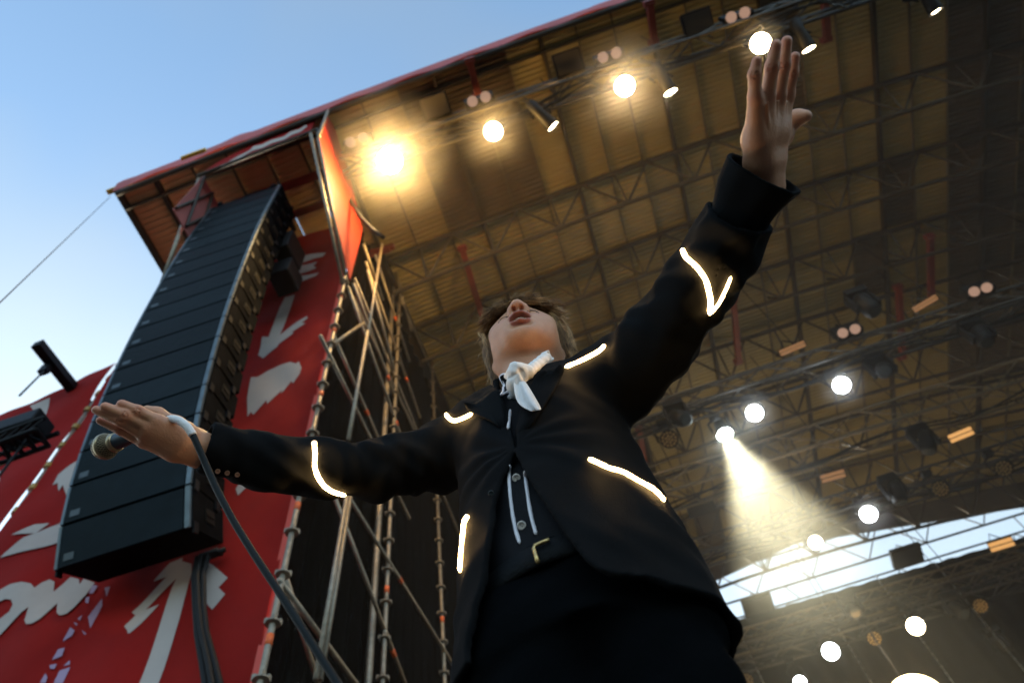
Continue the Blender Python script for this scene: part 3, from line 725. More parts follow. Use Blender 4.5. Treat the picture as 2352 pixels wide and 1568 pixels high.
# ---- hands
def hand(joints, extra, lo, hi, h=0.0017, tend=()):
    f = Field(lo, hi, h)
    for pts, rs, k in joints:
        f.chain([pd(*p) for p in pts], rs, k)
    for fn in extra: fn(f)
    for pts, r in tend: f.chain([pd(*p) for p in pts], [r, r * 0.9, r * 0.35], 0.005)
    kn = []
    for pts, rs, k in joints:
        if len(pts) != 3 or rs[0] > 0.0125: continue
        for i in (0, 1):
            a, b, c = [pd(*pts[j]) for j in (0, 1, 2)]
            q = b if i else a; dr = unit(c - b) if i else unit(b - a); vw = unit(q - CAM); sd2 = unit(np.cross(dr, vw)); fr = unit(np.cross(sd2, dr)); fr = fr if fr.dot(vw) < 0 else -fr
            kn.append(q)
            if i:
                for o_ in (-0.0042, -0.0012, 0.0022):
                    m_ = q + dr * o_ + fr * (rs[1] + 0.0002)
                    f.cone(m_ - sd2 * 0.0045 - fr * 0.0012, m_ + sd2 * 0.0045 - fr * 0.0012, 0.0009, 0.0009, 0.0016, 'cut', 0.01)
        kn.append(pd(*pts[2]))
    V_, Q_ = f.nets()
    w_ = np.zeros(len(V_))
    for q in kn: w_ = np.maximum(w_, np.exp(-(np.linalg.norm(V_ - q, axis=1) / 0.014) ** 4))
    T_ = np.tile(np.array((0.55, 0.265, 0.15)), (len(V_), 1))
    return V_, Q_, mixc(T_, (0.52, 0.19, 0.11), w_ * 0.75)
def bbox(ps, m): 
    P = np.array([pd(*p) for p in ps]); return P.min(0) - m, P.max(0) + m
# raised hand: back of the hand to the camera, little finger edge nearest
W2 = (1752, 378, 1.165)
LH = [
    ([(1748, 430, 1.185), (1750, 375, 1.165)], [0.0255, 0.0245], 0.01),
    ([(1772, 430, 1.20), (1770, 372, 1.185)], [0.022, 0.0215], 0.02),
    ([(1740, 368, 1.160), (1736, 320, 1.135), (1735, 222, 1.090)], [0.019, 0.0185, 0.0105], 0.018),
    ([(1750, 365, 1.165), (1757, 300, 1.14), (1763, 222, 1.105)], [0.019, 0.016, 0.0115], 0.018),
    ([(1762, 362, 1.175), (1774, 300, 1.155), (1788, 219, 1.128)], [0.019, 0.016, 0.0118], 0.018),
    ([(1772, 362, 1.185), (1787, 300, 1.170), (1809, 219, 1.150)], [0.018, 0.0155, 0.0112], 0.018),
    ([(1735, 222, 1.090), (1733, 172, 1.072), (1738, 141, 1.066)], [0.0103, 0.0088, 0.0072], 0.006),
    ([(1763, 222, 1.105), (1773, 155, 1.082), (1782, 104, 1.070)], [0.0112, 0.0098, 0.0078], 0.006),
    ([(1788, 219, 1.128), (1800, 148, 1.104), (1807, 95, 1.090)], [0.0112, 0.0098, 0.0078], 0.006),
    ([(1809, 219, 1.150), (1819, 168, 1.132), (1826, 131, 1.122)], [0.0105, 0.0092, 0.0075], 0.006),
    ([(1775, 352, 1.185), (1798, 312, 1.20), (1818, 277, 1.20), (1834, 270, 1.195), (1852, 267, 1.185)], [0.017, 0.0145, 0.0118, 0.0105, 0.0088], 0.012),
]
tend = [([(1765, 355, 1.150), (1762, 300, 1.120), (1764, 235, 1.088)], 0.0034), ([(1769, 352, 1.157), (1776, 300, 1.134), (1788, 232, 1.112)], 0.0036), ([(1773, 352, 1.168), (1788, 300, 1.151), (1808, 235, 1.136)], 0.0034)]
lo, hi = bbox([p for j in LH for p in j[0]], 0.035)
V1, Q1, T1 = hand(LH, [], lo, hi, tend=tend)
# outstretched hand with the microphone lying in the palm
RH = [
    ([(505, 1042, 1.335), (462, 1030, 1.320)], [0.0265, 0.0245], 0.01),
    ([(462, 1022, 1.320), (420, 992, 1.290), (362, 967, 1.262)], [0.020, 0.0165, 0.0118], 0.018),
    ([(462, 1030, 1.318), (415, 1005, 1.285), (340, 982, 1.255)], [0.020, 0.0165, 0.0118], 0.018),
    ([(460, 1040, 1.318), (410, 1022, 1.285), (333, 998, 1.258)], [0.020, 0.0160, 0.0115], 0.018),
    ([(456, 1047, 1.318), (400, 1036, 1.285), (330, 1015, 1.265)], [0.017, 0.0145, 0.0105], 0.016),
    ([(362, 967, 1.262), (316, 944, 1.245), (279, 928, 1.238)], [0.0112, 0.0098, 0.0078], 0.005),
    ([(340, 982, 1.255), (288, 953, 1.235), (241, 934, 1.228)], [0.0110, 0.0098, 0.0078], 0.004),
    ([(333, 998, 1.258), (277, 966, 1.236), (221, 941, 1.232)], [0.0108, 0.0095, 0.0072], 0.004),
    ([(330, 1015, 1.265), (277, 987, 1.250), (230, 965, 1.246)], [0.0098, 0.0084, 0.0066], 0.004),
    ([(445, 1003, 1.325), (405, 975, 1.335), (362, 951, 1.340), (338, 942, 1.338)], [0.018, 0.0140, 0.0110, 0.0090], 0.012),
]
lo, hi = bbox([p for j in RH for p in j[0]], 0.035)
V2, Q2, T2 = hand(RH, [], lo, hi)
for V_, Q_, T_ in ((V1, Q1, T1), (V2, Q2, T2)):
    bodyV.append(V_); bodyQ.append(Q_); bodyT.append(T_)
# ---- torso, limbs under the clothes
f = Field((-0.70, 0.42, SZ + 0.02), (0.46, 1.05, 3.12), 0.011)
f.cone((-0.065, 0.86, 2.66), (-0.065, 0.86, 2.94), 0.07, 0.08, 0.03)
f.cone((-0.17, 0.86, 2.95), (0.04, 0.86, 2.95), 0.05, 0.05, 0.05)
f.cone(h2w((0, -0.21, -0.06)), (-0.07, 0.86, 2.95), 0.05, 0.07, 0.05)
ARM_R = [(1010, 1050, 1.5), (870, 1078, 1.46), (740, 1075, 1.42), (620, 1062, 1.38), (505, 1042, 1.335)]
ARM_L = [(1420, 880, 1.45), (1510, 780, 1.36), (1600, 665, 1.28), (1670, 560, 1.225), (1755, 425, 1.19)]
f.chain([pd(*p) for p in ARM_R], [0.045, 0.040, 0.036, 0.034, 0.028], 0.02)
f.chain([pd(*p) for p in ARM_L], [0.045, 0.040, 0.036, 0.034, 0.026], 0.02)
f.cone((-0.12, 0.866, 2.50), (-0.01, 0.866, 2.50), 0.06, 0.06, 0.03)
for sx in (-1, 1):
    f.chain([(-0.065 + sx * 0.085, 0.87, 2.42), (-0.065 + sx * 0.10, 0.87, 2.12), (-0.065 + sx * 0.13, 0.90, 1.72)], [0.06, 0.045, 0.036], 0.03)
V3, Q3 = f.nets()
bodyV.append(V3); bodyQ.append(Q3); bodyT.append(np.tile(SK, (len(V3), 1)))
nv = 0; qs = []
for V_, Q_ in zip(bodyV, bodyQ): qs.append(Q_ + nv); nv += len(V_)
me = mesh_np('body', np.concatenate(bodyV), np.concatenate(qs), np.concatenate(bodyT))
body = link('body', me, M_skin, singer)
# teeth and tongue
g = MB()
for k in range(8):
    x = (k - 3.5) * 0.0048; zz = 0.0985 - 26 * x * x
    g.box(h2w((x, -0.0505, zz + 0.003)), (0.0044, 0.0042, 0.0075), Matrix(HB.T.tolist()).to_3x3())
g.build('teeth', M_teeth, singer, bevel=0.001)

# ---- clothes : torso outline  z, half width, half depth
TC = np.array((-0.069, 0.862))
TZ = [2.20, 2.38, 2.50, 2.60, 2.70, 2.80, 2.90, 2.97, 3.02, 3.06]
TRX = [0.205, 0.196, 0.187, 0.178, 0.170, 0.166, 0.168, 0.160, 0.125, 0.07]
TRY = [0.155, 0.146, 0.138, 0.128, 0.120, 0.117, 0.116, 0.108, 0.085, 0.05]
def torso_d(X, Y, Z, grow=0.0):
    rx = np.interp(Z, TZ, TRX) + grow; ry = np.interp(Z, TZ, TRY) + grow
    q = np.sqrt(((X - TC[0]) / rx) ** 2 + ((Y - TC[1]) / ry) ** 2)
    return (q - 1) * ry
def torso_hit(u, v, grow=0.0):
    r = ray(u, v); t = 0.3
    for _ in range(400):
        p = CAM + r * t; d = float(torso_d(p[0], p[1], p[2], grow))
        if d < 0.0005: break
        t += max(d * 0.35, 0.0004)
        if t > 2.2: break
    return CAM + r * t
def angz(uv):
    out = []
    for u, v in uv:
        p = torso_hit(u, v); out.append((p[2], math.atan2(p[0] - TC[0], -(p[1] - TC[1]))))
    return sorted(out)
EL = angz([(1176, 1039), (1147, 1093), (1131, 1151), (1122, 1217), (1106, 1312), (1085, 1408), (1066, 1490)])
ER = angz([(1181, 1039), (1209, 1093), (1259, 1167), (1301, 1225), (1342, 1279), (1375, 1303), (1412, 1316), (1458, 1320), (1508, 1326), (1560, 1348)])
BT = pd(1181, 1030, 1.3)
print('edges', [(round(a, 3), round(b, 2)) for a, b in EL], [(round(a, 3), round(b, 2)) for a, b in ER])
bz = torso_hit(1181, 1036)[2]
JH = 0.0045
jf = Field((-0.705, 0.40, 2.36), (0.47, 1.05, 3.13), JH)
sl, X, Y, Z = jf.sub(jf.lo, jf.lo + jf.h * jf.n)
f = jf
f.F[:] = torso_d(X, Y, Z).astype(np.float32)
f.chain([(-0.075, 0.86, 3.035), (-0.19, 0.868, 2.985), tuple(pd(1010, 1050, 1.5))], [0.055, 0.062, 0.064], 0.05)
f.chain([(-0.055, 0.86, 3.035), (0.06, 0.855, 2.985), tuple(pd(1428, 868, 1.45))], [0.055, 0.068, 0.074], 0.05)
SR = [pd(*p) for p in [(1010, 1050, 1.5), (870, 1078, 1.46), (740, 1075, 1.42), (620, 1064, 1.38), (530, 1040, 1.35), (440, 1018, 1.31)]]
SL = [pd(*p) for p in [(1428, 868, 1.45), (1512, 782, 1.36), (1598, 660, 1.28), (1658, 582, 1.235), (1697, 497, 1.20), (1725, 440, 1.18)]]
f.chain(SR, [0.064, 0.055, 0.050, 0.049, 0.042, 0.040], 0.03)
f.chain(SL, [0.074, 0.065, 0.058, 0.052, 0.047, 0.0455], 0.04)
# cloth folds: along the sleeves, and pulled in towards the button
P0 = torso_hit(1183, 1023)
rr = np.sqrt((X - P0[0]) ** 2 + (Y - P0[1]) ** 2 + (Z - P0[2]) ** 2)
an = np.arctan2(Z - P0[2], X - P0[0])
fold = 0.0062 * np.sin(an * 9 + 2.0 * np.sin(an * 2)) * np.exp(-((rr - 0.09) / 0.07) ** 2) * (Y < TC[1])
fold = fold + 0.0028 * np.sin(38 * X + 55 * Y + 30 * Z + 2.5 * np.sin(21 * X - 17 * Z)) + 0.0018 * np.sin(90 * X - 60 * Y + 40 * Z + 2 * np.sin(33 * Z + 25 * X))
armw = np.clip((np.abs(X - TC[0]) - 0.15) / 0.08, 0, 1)
fold = fold * (0.45 + 0.55 * armw) + armw * 0.0022 * np.sin(70 * X + 110 * Z + 50 * Y + 3 * np.sin(26 * X + 31 * Y)) * (0.5 + 0.5 * np.sin(19 * X + 8))
f.F += fold.astype(np.float32)
outer = f.F.copy()
f.F = np.maximum(outer, -(outer + 0.0095))
# openings
ph = np.arctan2(X - TC[0], -(Y - TC[1]))
zl, al = zip(*EL); zr_, ar = zip(*ER)
gap = np.minimum(ph - np.interp(Z, zl, al), np.interp(Z, zr_, ar) - ph) * 0.16
gap = np.where((np.abs(X - TC[0]) < 0.26), gap, -0.1)
gap = np.where(Z > bz, -0.1, gap)
f.F = np.maximum(f.F, gap)
# neckline V from the button to the collar
vw_l = np.interp(Z, [bz, 2.93, 3.02, 3.08], [0.0, 0.018, 0.045, 0.07]); vw_r = np.interp(Z, [bz, 2.93, 3.02, 3.08], [0.0, 0.012, 0.045, 0.075])
vx = X - (P0[0] + np.interp(Z, [bz, 3.05], [0.0, 0.018]))
vgap = np.minimum(np.minimum(vx + vw_l, vw_r - vx), TC[1] - 0.02 - Y)
f.F = np.maximum(f.F, np.where(Z > bz, vgap, -0.1))
nk = 0.070 - np.sqrt((X - h2w((0, -0.15, -0.05))[0]) ** 2 + (Y - h2w((0, -0.15, -0.05))[1]) ** 2); f.F = np.maximum(f.F, np.where(Z > 2.99, nk, -0.1))
# cuffs
def cutplane(p, q):
    d = unit(np.array(q) - np.array(p)); near = ((X - q[0]) ** 2 + (Y - q[1]) ** 2 + (Z - q[2]) ** 2) < 0.15 ** 2
    return np.where(near, (X - q[0]) * d[0] + (Y - q[1]) * d[1] + (Z - q[2]) * d[2], -0.1)
f.F = np.maximum(f.F, cutplane(SR[3], pd(470, 1022, 1.325)))
f.F = np.maximum(f.F, cutplane(SL[3], SL[4]))
f.F = np.maximum(f.F, 2.385 - Z + 0 * X + 0 * Y).astype(np.float32)
JV, JQ = f.nets()
jme = mesh_np('jacket', JV, JQ)
jacket = link('jacket', jme, M_suit, singer)
del outer, fold, armw, gap, vgap, rr, an, ph

# shirt, cuffs, trousers
f = Field((-0.26, 0.70, 2.44), (0.13, 1.02, 3.16), 0.006)
sl, X, Y, Z = f.sub(f.lo, f.lo + f.h * f.n)
srx = np.interp(Z, [2.45, 2.56, 2.70, 2.90, 2.97, 3.02, 3.06], [0.140, 0.144, 0.148, 0.148, 0.138, 0.105, 0.05]); sry = np.interp(Z, [2.45, 2.56, 2.70, 2.90, 2.97, 3.02, 3.06], [0.090, 0.099, 0.101, 0.098, 0.09, 0.07, 0.04])
f.F = ((np.sqrt(((X - TC[0]) / srx) ** 2 + ((Y - TC[1]) / sry) ** 2) - 1) * sry + 0.002 * np.sin(60 * X + 40 * Z)).astype(np.float32)
f.F = np.maximum(f.F, 2.45 - Z).astype(np.float32)
f.cone((-0.068, 0.862, 2.98), h2w((0, -0.125, -0.045)), 0.075, 0.0665, 0.02)
shp = h2w((0, -0.122, -0.045)); shn = -hh
f.F = np.maximum(f.F, -((X - shp[0]) * shn[0] + (Y - shp[1]) * shn[1] + (Z - shp[2]) * shn[2])).astype(np.float32)
V_, Q_ = f.nets(); shirt = link('shirt', mesh_np('shirt', V_, Q_), M_shirt, singer)
f = Field((0.22, 0.34, 2.74), (0.50, 0.66, 2.98), 0.0035)
CP = [pd(*p) for p in [(1672, 552, 1.222), (1697, 497, 1.20), (1722, 440, 1.185), (1757, 392, 1.17), (1775, 350, 1.15)]]
f.chain(CP, [0.040, 0.042, 0.050, 0.060, 0.064], 0.02)
sl, X, Y, Z = f.sub(f.lo, f.lo + f.h * f.n)
f.F += (0.0018 * np.sin(120 * X + 80 * Y + 30 * Z)).astype(np.float32)
o_ = f.F.copy(); f.F = np.maximum(o_, -(o_ + 0.007))
c0, c1 = pd(1722, 442, 1.185), pd(1757, 397, 1.172); dd = unit(CM @ unit((0.5, -1.0, -0.6)))
f.F = np.maximum(f.F, ((X - c1[0]) * dd[0] + (Y - c1[1]) * dd[1] + (Z - c1[2]) * dd[2])).astype(np.float32)
# the turned-back cuff is slit at the outer side
f.F = f.F.astype(np.float32)
V_, Q_ = f.nets(); cuff = link('shirt_cuff', mesh_np('shirt_cuff', V_, Q_), M_suit, singer)
f = Field((-0.34, 0.62, SZ + 0.04), (0.21, 1.10, 2.67), 0.008)
sl, X, Y, Z = f.sub(f.lo, f.lo + f.h * f.n)
wst = np.sqrt(((X - TC[0]) / 0.152) ** 2 + ((Y - TC[1]) / 0.104) ** 2)
f.F = np.maximum((wst - 1) * 0.104, np.maximum(Z - 2.535, 2.40 - Z)).astype(np.float32)
for sx in (-1, 1):
    f.chain([(TC[0] + sx * 0.078, 0.868, 2.42), (TC[0] + sx * 0.10, 0.866, 2.12), (TC[0] + sx * 0.125, 0.90, 1.70)], [0.093, 0.072, 0.066], 0.04)
f.F += (0.003 * np.sin(40 * Z + 25 * X + 2 * np.sin(15 * X + 18 * Z)) + 0.002 * np.sin(85 * Z - 40 * X)).astype(np.float32)
V_, Q_ = f.nets(); trousers = link('trousers', mesh_np('trousers', V_, Q_), M_trouser, singer)
for sx in (-1, 1):
    c = (TC[0] + sx * 0.13, 0.90, SZ)
    f = Field((c[0] - 0.07, c[1] - 0.24, SZ - 0.01), (c[0] + 0.07, c[1] + 0.09, SZ + 0.15), 0.005)
    f.cone((c[0], c[1] + 0.03, SZ + 0.045), (c[0] + sx * 0.01, c[1] - 0.17, SZ + 0.035), 0.042, 0.040, 0.02)
    f.cone((c[0], c[1] + 0.02, SZ + 0.05), (c[0], c[1] + 0.02, SZ + 0.13), 0.042, 0.045, 0.03)
    sl, X, Y, Z = f.sub(f.lo, f.lo + f.h * f.n); f.F = np.maximum(f.F, SZ + 0.002 - Z).astype(np.float32)
    V_, Q_ = f.nets(); link('shoe', mesh_np('shoe', V_, Q_), M_black, singer)

# ---- things laid on the cloth, found by sight lines onto the built surfaces
from mathutils.bvhtree import BVHTree
def bvh(o): return BVHTree.FromPolygons([tuple(v.co) for v in o.data.vertices], [tuple(p.vertices) for p in o.data.polygons])
BJ, BS, BTr, BB = bvh(jacket), bvh(shirt), bvh(trousers), bvh(body)
CV = Vector(CAM)
def cast(u, v, trees, off=0.004, near=None):
    d = Vector(ray(u, v)); best = None
    for t in trees:
        h = t.ray_cast(CV, d)
        if h[0] is not None and (best is None or h[3] < best[1]): best = (h[0], h[3])
    if best is None or (near and abs(best[1] - near) > 0.4):
        q = near or 1.4; p = CV + d * q
        nn = min((t.find_nearest(p) for t in trees), key=lambda a: a[3])
        return nn[0] - d * off
    return best[0] - d * off
def densify(uv, n=6):
    out = []
    for (a, b), (c, d) in zip(uv[:-1], uv[1:]):
        for k in range(n): out.append((a + (c - a) * k / n, b + (d - b) * k / n))
    return out + [uv[-1]]
def smooth_pts(P, it=3):
    for _ in range(it): P = [P[0]] + [(P[i - 1] + P[i] * 2 + P[i + 1]) / 4 for i in range(1, len(P) - 1)] + [P[-1]]
    return P
def strip(name, uv, r, m, trees, off=0.003, near=None, parent=singer, n=8, ends=True):
    P = smooth_pts([cast(u, v, trees, off, near) for u, v in densify(uv)])
    rs = [r * (0.9 + 0.2 * rnd.random()) for _ in P]
    if ends: rs[0] = rs[-1] = r * 0.4
    return MB().tube(P, rs, n).build(name, m, parent, True)
LEDS = [([(722, 1022), (724, 1040), (722, 1070), (730, 1095), (745, 1117), (765, 1130), (793, 1137)], 0.0042),
        ([(1024, 950), (1030, 960), (1043, 967), (1062, 961), (1084, 950)], 0.0036),
        ([(1298, 843), (1330, 830), (1360, 815), (1380, 803), (1389, 792)], 0.0038),
        ([(1352, 1053), (1375, 1063), (1400, 1075), (1430, 1082), (1465, 1103), (1498, 1120), (1515, 1136), (1526, 1150)], 0.0036),
        ([(1075, 1184), (1067, 1196), (1063, 1230), (1060, 1270), (1057, 1312)], 0.0042),
        ([(1567, 572), (1574, 590), (1600, 612), (1622, 642), (1633, 690), (1630, 722)], 0.0040),
        ([(1631, 722), (1652, 697), (1668, 664), (1679, 636)], 0.0024)]
for uv, r in LEDS: strip('led_strip', uv, r, M_led, [BJ], 0.004, 1.25)
strip('led_cap', [(722, 1014), (722, 1024)], 0.0052, M_ledcap, [BJ], 0.004, 1.4)
for uv in ([(1171, 1068), (1169, 1100), (1172, 1140), (1178, 1185), (1185, 1220), (1194, 1248)], [(1205, 1082), (1209, 1110), (1214, 1150), (1221, 1190), (1232, 1228)], [(1172, 940), (1170, 960), (1167, 985)]):
    strip('piping', uv, 0.0030, M_pipe, [BS, BJ], 0.002, 1.3)
def button(name, u, v, rpx, m, trees, depth=1.25, parent=singer):
    p = cast(u, v, trees, 0.003, depth); r = rpx * 1.25 / FOC; ax = -Vector(ray(u, v))
    o = MB().lathe([(0.0001, 0.003), (r * 0.55, 0.002), (r * 0.7, 0.0036), (r * 0.95, 0.003), (r, 0.0008), (r, -0.003)], p, ax, 20).build(name, m, parent, True)
    g = MB()
    for sx in (-1, 1): g.lathe([(0.0001, 0.0030), (r * 0.11, 0.0031), (r * 0.11, 0.002)], p + ax.orthogonal().normalized() * (sx * r * 0.22), ax, 8)
    tag(g.build('thread_hole', M_black, o), kind='stuff'); return o
button('jacket_button', 1183, 1023, 13, M_dbtn, [BJ])
button('shirt_button', 1186, 1097, 9.5, M_pearl, [BS, BJ]); button('shirt_button', 1198, 1206, 9.5, M_pearl, [BS, BJ])
M_cb = mat('copper_button', (0.30, 0.15, 0.09), 0.35, 0.3)
for u_, v_ in ((500, 1082), (522, 1086), (545, 1090)): button('cuff_button', u_, v_, 6, M_cb, [BJ], 1.34)
button('jacket_button', 1128, 1132, 6, M_dbtn, [BJ])
# belt and buckle
bl = MB(); n = 60; V_ = []
for i in range(n):
    a = 2 * math.pi * i / n
    for rr_, zz in ((0.004, 2.487), (0.008, 2.489), (0.008, 2.525), (0.004, 2.527)):
        V_.append((TC[0] + (0.152 + rr_) * math.sin(a), TC[1] - (0.104 + rr_) * math.cos(a), zz))
bl.add(V_, [(4 * i + k, 4 * ((i + 1) % n) + k, 4 * ((i + 1) % n) + k + 1, 4 * i + k + 1) for i in range(n) for k in range(3)])
belt = bl.build('belt', mat('belt_leather', (0.003, 0.0034, 0.0038), 0.6, 0, 0.2, 30, 0.3, 200, spec=0.1), singer, True)
BBt = bvh(belt)
P = [cast(u, v, [BBt, BTr], 0.006, 1.1) for u, v in ((1262, 1238), (1245, 1245), (1229, 1252), (1226, 1260), (1231, 1275), (1236, 1292))]
MB().tube(P, 0.0030, 8).build('buckle', M_gold, belt, True)

# ---- lapels and collar
def flap(name, uv, m, trees, off=0.006, near=1.4, th=0.003, curl=0.0, parent=singer):
    cen = (sum(p[0] for p in uv) / len(uv), sum(p[1] for p in uv) / len(uv))
    ring = densify(uv + [uv[0]], 4)[:-1]; V_ = []; K = 5
    for k in range(K + 1):
        t = k / K
        for (u, v) in ring:
            uu, vv = cen[0] + (u - cen[0]) * t, cen[1] + (v - cen[1]) * t
            V_.append(cast(uu, vv, trees, off + curl * t * t, near))
            if k == 0: break
    n = len(ring); Fc = [(0, 1 + i, 1 + (i + 1) % n) for i in range(n)]
    for k in range(K - 1):
        a = 1 + k * n; b = a + n
        Fc += [(a + i, b + i, b + (i + 1) % n, a + (i + 1) % n) for i in range(n)]
    # even out sudden steps between neighbouring hits
    D = [(p - CV).length for p in V_]
    md = sorted(D)[len(D) // 2]; V_ = [CV + (p - CV).normalized() * min(max(d, md - 0.06), md + 0.06) for p, d in zip(V_, D)]
    o = MB().add(V_, Fc).build(name, m, parent, True)
    so = o.modifiers.new('thick', 'SOLIDIFY'); so.thickness = th; so.offset = 0
    sm = o.modifiers.new('soft', 'SMOOTH'); sm.iterations = 4
    return o
flap('lapel', [(1060, 921), (1088, 926), (1118, 905), (1137, 886), (1150, 905), (1158, 940), (1163, 975), (1167, 1008), (1150, 984), (1125, 966), (1098, 956), (1072, 942)], M_suit, [BJ, BS], 0.010)
flap('lapel', [(1268, 822), (1290, 832), (1300, 848), (1284, 880), (1258, 922), (1228, 970), (1198, 1008), (1182, 1014), (1180, 992), (1190, 950), (1205, 905), (1232, 860)], M_suit, [BJ, BS], 0.010)
Z3 = lambda x, y: (1102.5 + x * 0.19923, 661.5 + y * 0.19923)
flap('shirt_collar', [Z3(*p) for p in ((340, 985), (260, 990), (222, 1020), (235, 1085), (265, 1130), (270, 1185), (240, 1235), (300, 1240), (350, 1190), (360, 1080))], M_shirt, [BJ, BS, BB], 0.012, 1.5)
CO = [Z3(*p) for p in ((335, 990), (262, 990), (222, 1022), (235, 1085), (264, 1130), (270, 1182), (238, 1238), (285, 1208), (340, 1186))]
strip('collar_piping', CO, 0.0024, M_pipe, [BJ, BS, BB], 0.018, 1.5, n=6)

for uv in ([(212, 405), (235, 362), (275, 338), (325, 328)], [(545, 268), (590, 254), (640, 264), (678, 288)]):
    strip('eyelashes', [Z3(*q) for q in uv], 0.0011, mat('lashes', (0.03, 0.015, 0.01), 0.6), [BB], 0.0008, 1.62, n=5)

# ---- white neckerchief
sc = []
def dep(u, v, off=0.012):
    p = cast(u, v, [BJ, BS, BB], off, 1.5); q = CM.T @ (np.array(p) - CAM); return q[2]
f = Field(*bbox([(1150, 960, 1.38), (1285, 800, 1.58), (1150, 800, 1.38), (1285, 960, 1.58)], 0.02), 0.0021)
LAP = [bvh(o) for o in singer.children if o.name.startswith(('lapel', 'shirt_collar'))]
def dall(x, y):
    pq = cast(*Z3(x, y), [BJ, BS, BB] + LAP, 0.0, 1.5); return (CM.T @ (np.array(pq) - CAM))[2]
d0 = min(dall(x, y) for x, y in ((420, 960), (425, 1010), (400, 1100), (420, 1180), (350, 1060), (470, 1060))) - 0.010
print('kerchief depth', d0, dall(640, 1300), dall(500, 1250), dall(700, 880))
def S3(x, y, d): u, v = Z3(x, y); return pd(u, v, d)
dA, dB_ = min(dall(760, 800), dall(700, 860)) - 0.012, min(d0 + 0.012, dall(545, 975) - 0.010)
f.cone(S3(780, 792, dA), S3(545, 975, dB_), 0.0135, 0.0115, 0.008)
f.cone(S3(545, 975, d0 + 0.012), S3(520, 1040, d0 + 0.006), 0.0115, 0.0075, 0.008)
f.cone(S3(330, 1015, d0 + 0.02), S3(420, 940, d0 + 0.006), 0.009, 0.014, 0.012)
f.cone(S3(420, 940, d0 + 0.006), S3(475, 925, d0 + 0.010), 0.014, 0.010, 0.010)
f.cone(S3(425, 1010, d0), S3(400, 1120, d0 - 0.004), 0.0165, 0.0150, 0.010)
f.cone(S3(405, 1110, d0 - 0.004), S3(420, 1210, d0 - 0.008), 0.0150, 0.0120, 0.010)
f.cone(S3(350, 1250, d0 + 0.004), S3(382, 1395, d0 + 0.0), 0.0055, 0.0035, 0.006)
f.cone(S3(395, 1230, d0 + 0.004), S3(382, 1395, d0 + 0.0), 0.0065, 0.0035, 0.006)
f.cone(S3(465, 950, d0 - 0.012), S3(490, 1010, d0 - 0.013), 0.0035, 0.0035, 0.006, 'cut')
f.cone(S3(490, 960, d0 - 0.008), S3(520, 1060, d0 - 0.012), 0.0030, 0.0030, 0.005, 'cut')
f.cone(S3(345, 1030, d0 - 0.012), S3(470, 955, d0 - 0.018), 0.0022, 0.0022, 0.005, 'cut')
f.cone(S3(800, 778, dA - 0.012), S3(830, 755, dA), 0.0085, 0.0085, 0.003, 'cut')
sl, X, Y, Z = f.sub(f.lo, f.lo + f.h * f.n)
f.F += (0.0007 * np.sin(240 * X + 220 * Z + 2 * np.sin(110 * Y)) + 0.0003 * np.sin(620 * X - 300 * Z)).astype(np.float32)
V_, Q_ = f.nets(); scarf = link('neckerchief', mesh_np('neckerchief', V_, Q_), M_white, singer)
# hanging end: a rolled sheet, open towards the camera
def sheet_loft(name, rows, m, parent, th=0.0016):
    n = len(rows[0]); V_ = [p for r in rows for p in r]
    Fc = [(j * n + i, j * n + i + 1, (j + 1) * n + i + 1, (j + 1) * n + i) for j in range(len(rows) - 1) for i in range(n - 1)]
    o = MB().add(V_, Fc).build(name, m, parent, True)
    sb2 = o.modifiers.new('fine', 'SUBSURF'); sb2.levels = sb2.render_levels = 2
    so = o.modifiers.new('thick', 'SOLIDIFY'); so.thickness = th; so.offset = 0; return o
rows = []
for t, (lx, ly), (rx_, ry_), bul in ((0, (385, 1085), (520, 1075), 0.012), (0.33, (402, 1200), (590, 1185), 0.016), (0.66, (425, 1310), (650, 1290), 0.017), (0.85, (500, 1375), (690, 1360), 0.015), (0.97, (590, 1412), (701, 1390), 0.012), (1, (600, 1418), (704, 1397), 0.012)):
    row = []
    for k in range(9):
        s = k / 8; x = lx + (rx_ - lx) * s; yy = ly + (ry_ - ly) * s
        dd_ = min(d0 - 0.010, min(dall(lx, ly), dall(rx_, ry_), dall((lx + rx_) / 2, (ly + ry_) / 2)) - 0.022) + 1.5 * bul * math.sin(math.pi * min(1, s / 0.62)) - 0.013 * math.sin(math.pi * max(0, (s - 0.5) / 0.5)) ** 0.8 * (0.6 + 0.4 * t)
        row.append(S3(x, yy, dd_))
    rows.append(row)
sheet_loft('kerchief_end', rows, M_white, scarf)
rows = []
for x0, y0, x1, y1 in ((360, 1225, 420, 1255), (335, 1290, 412, 1320), (335, 1340, 398, 1370), (372, 1400, 388, 1425)):
    rows.append([S3(x0 + (x1 - x0) * s, y0 + (y1 - y0) * s, d0 + 0.002 - 0.008 * math.sin(math.pi * s)) for s in (0, 0.25, 0.5, 0.75, 1)])
sheet_loft('kerchief_end', rows, M_white, scarf)
MB().tube([S3(605, 1410, d0 - 0.02), S3(618, 1450, d0 - 0.02), S3(620, 1508, d0 - 0.02)], 0.0017, 6).build('pin', M_gold, scarf, True)

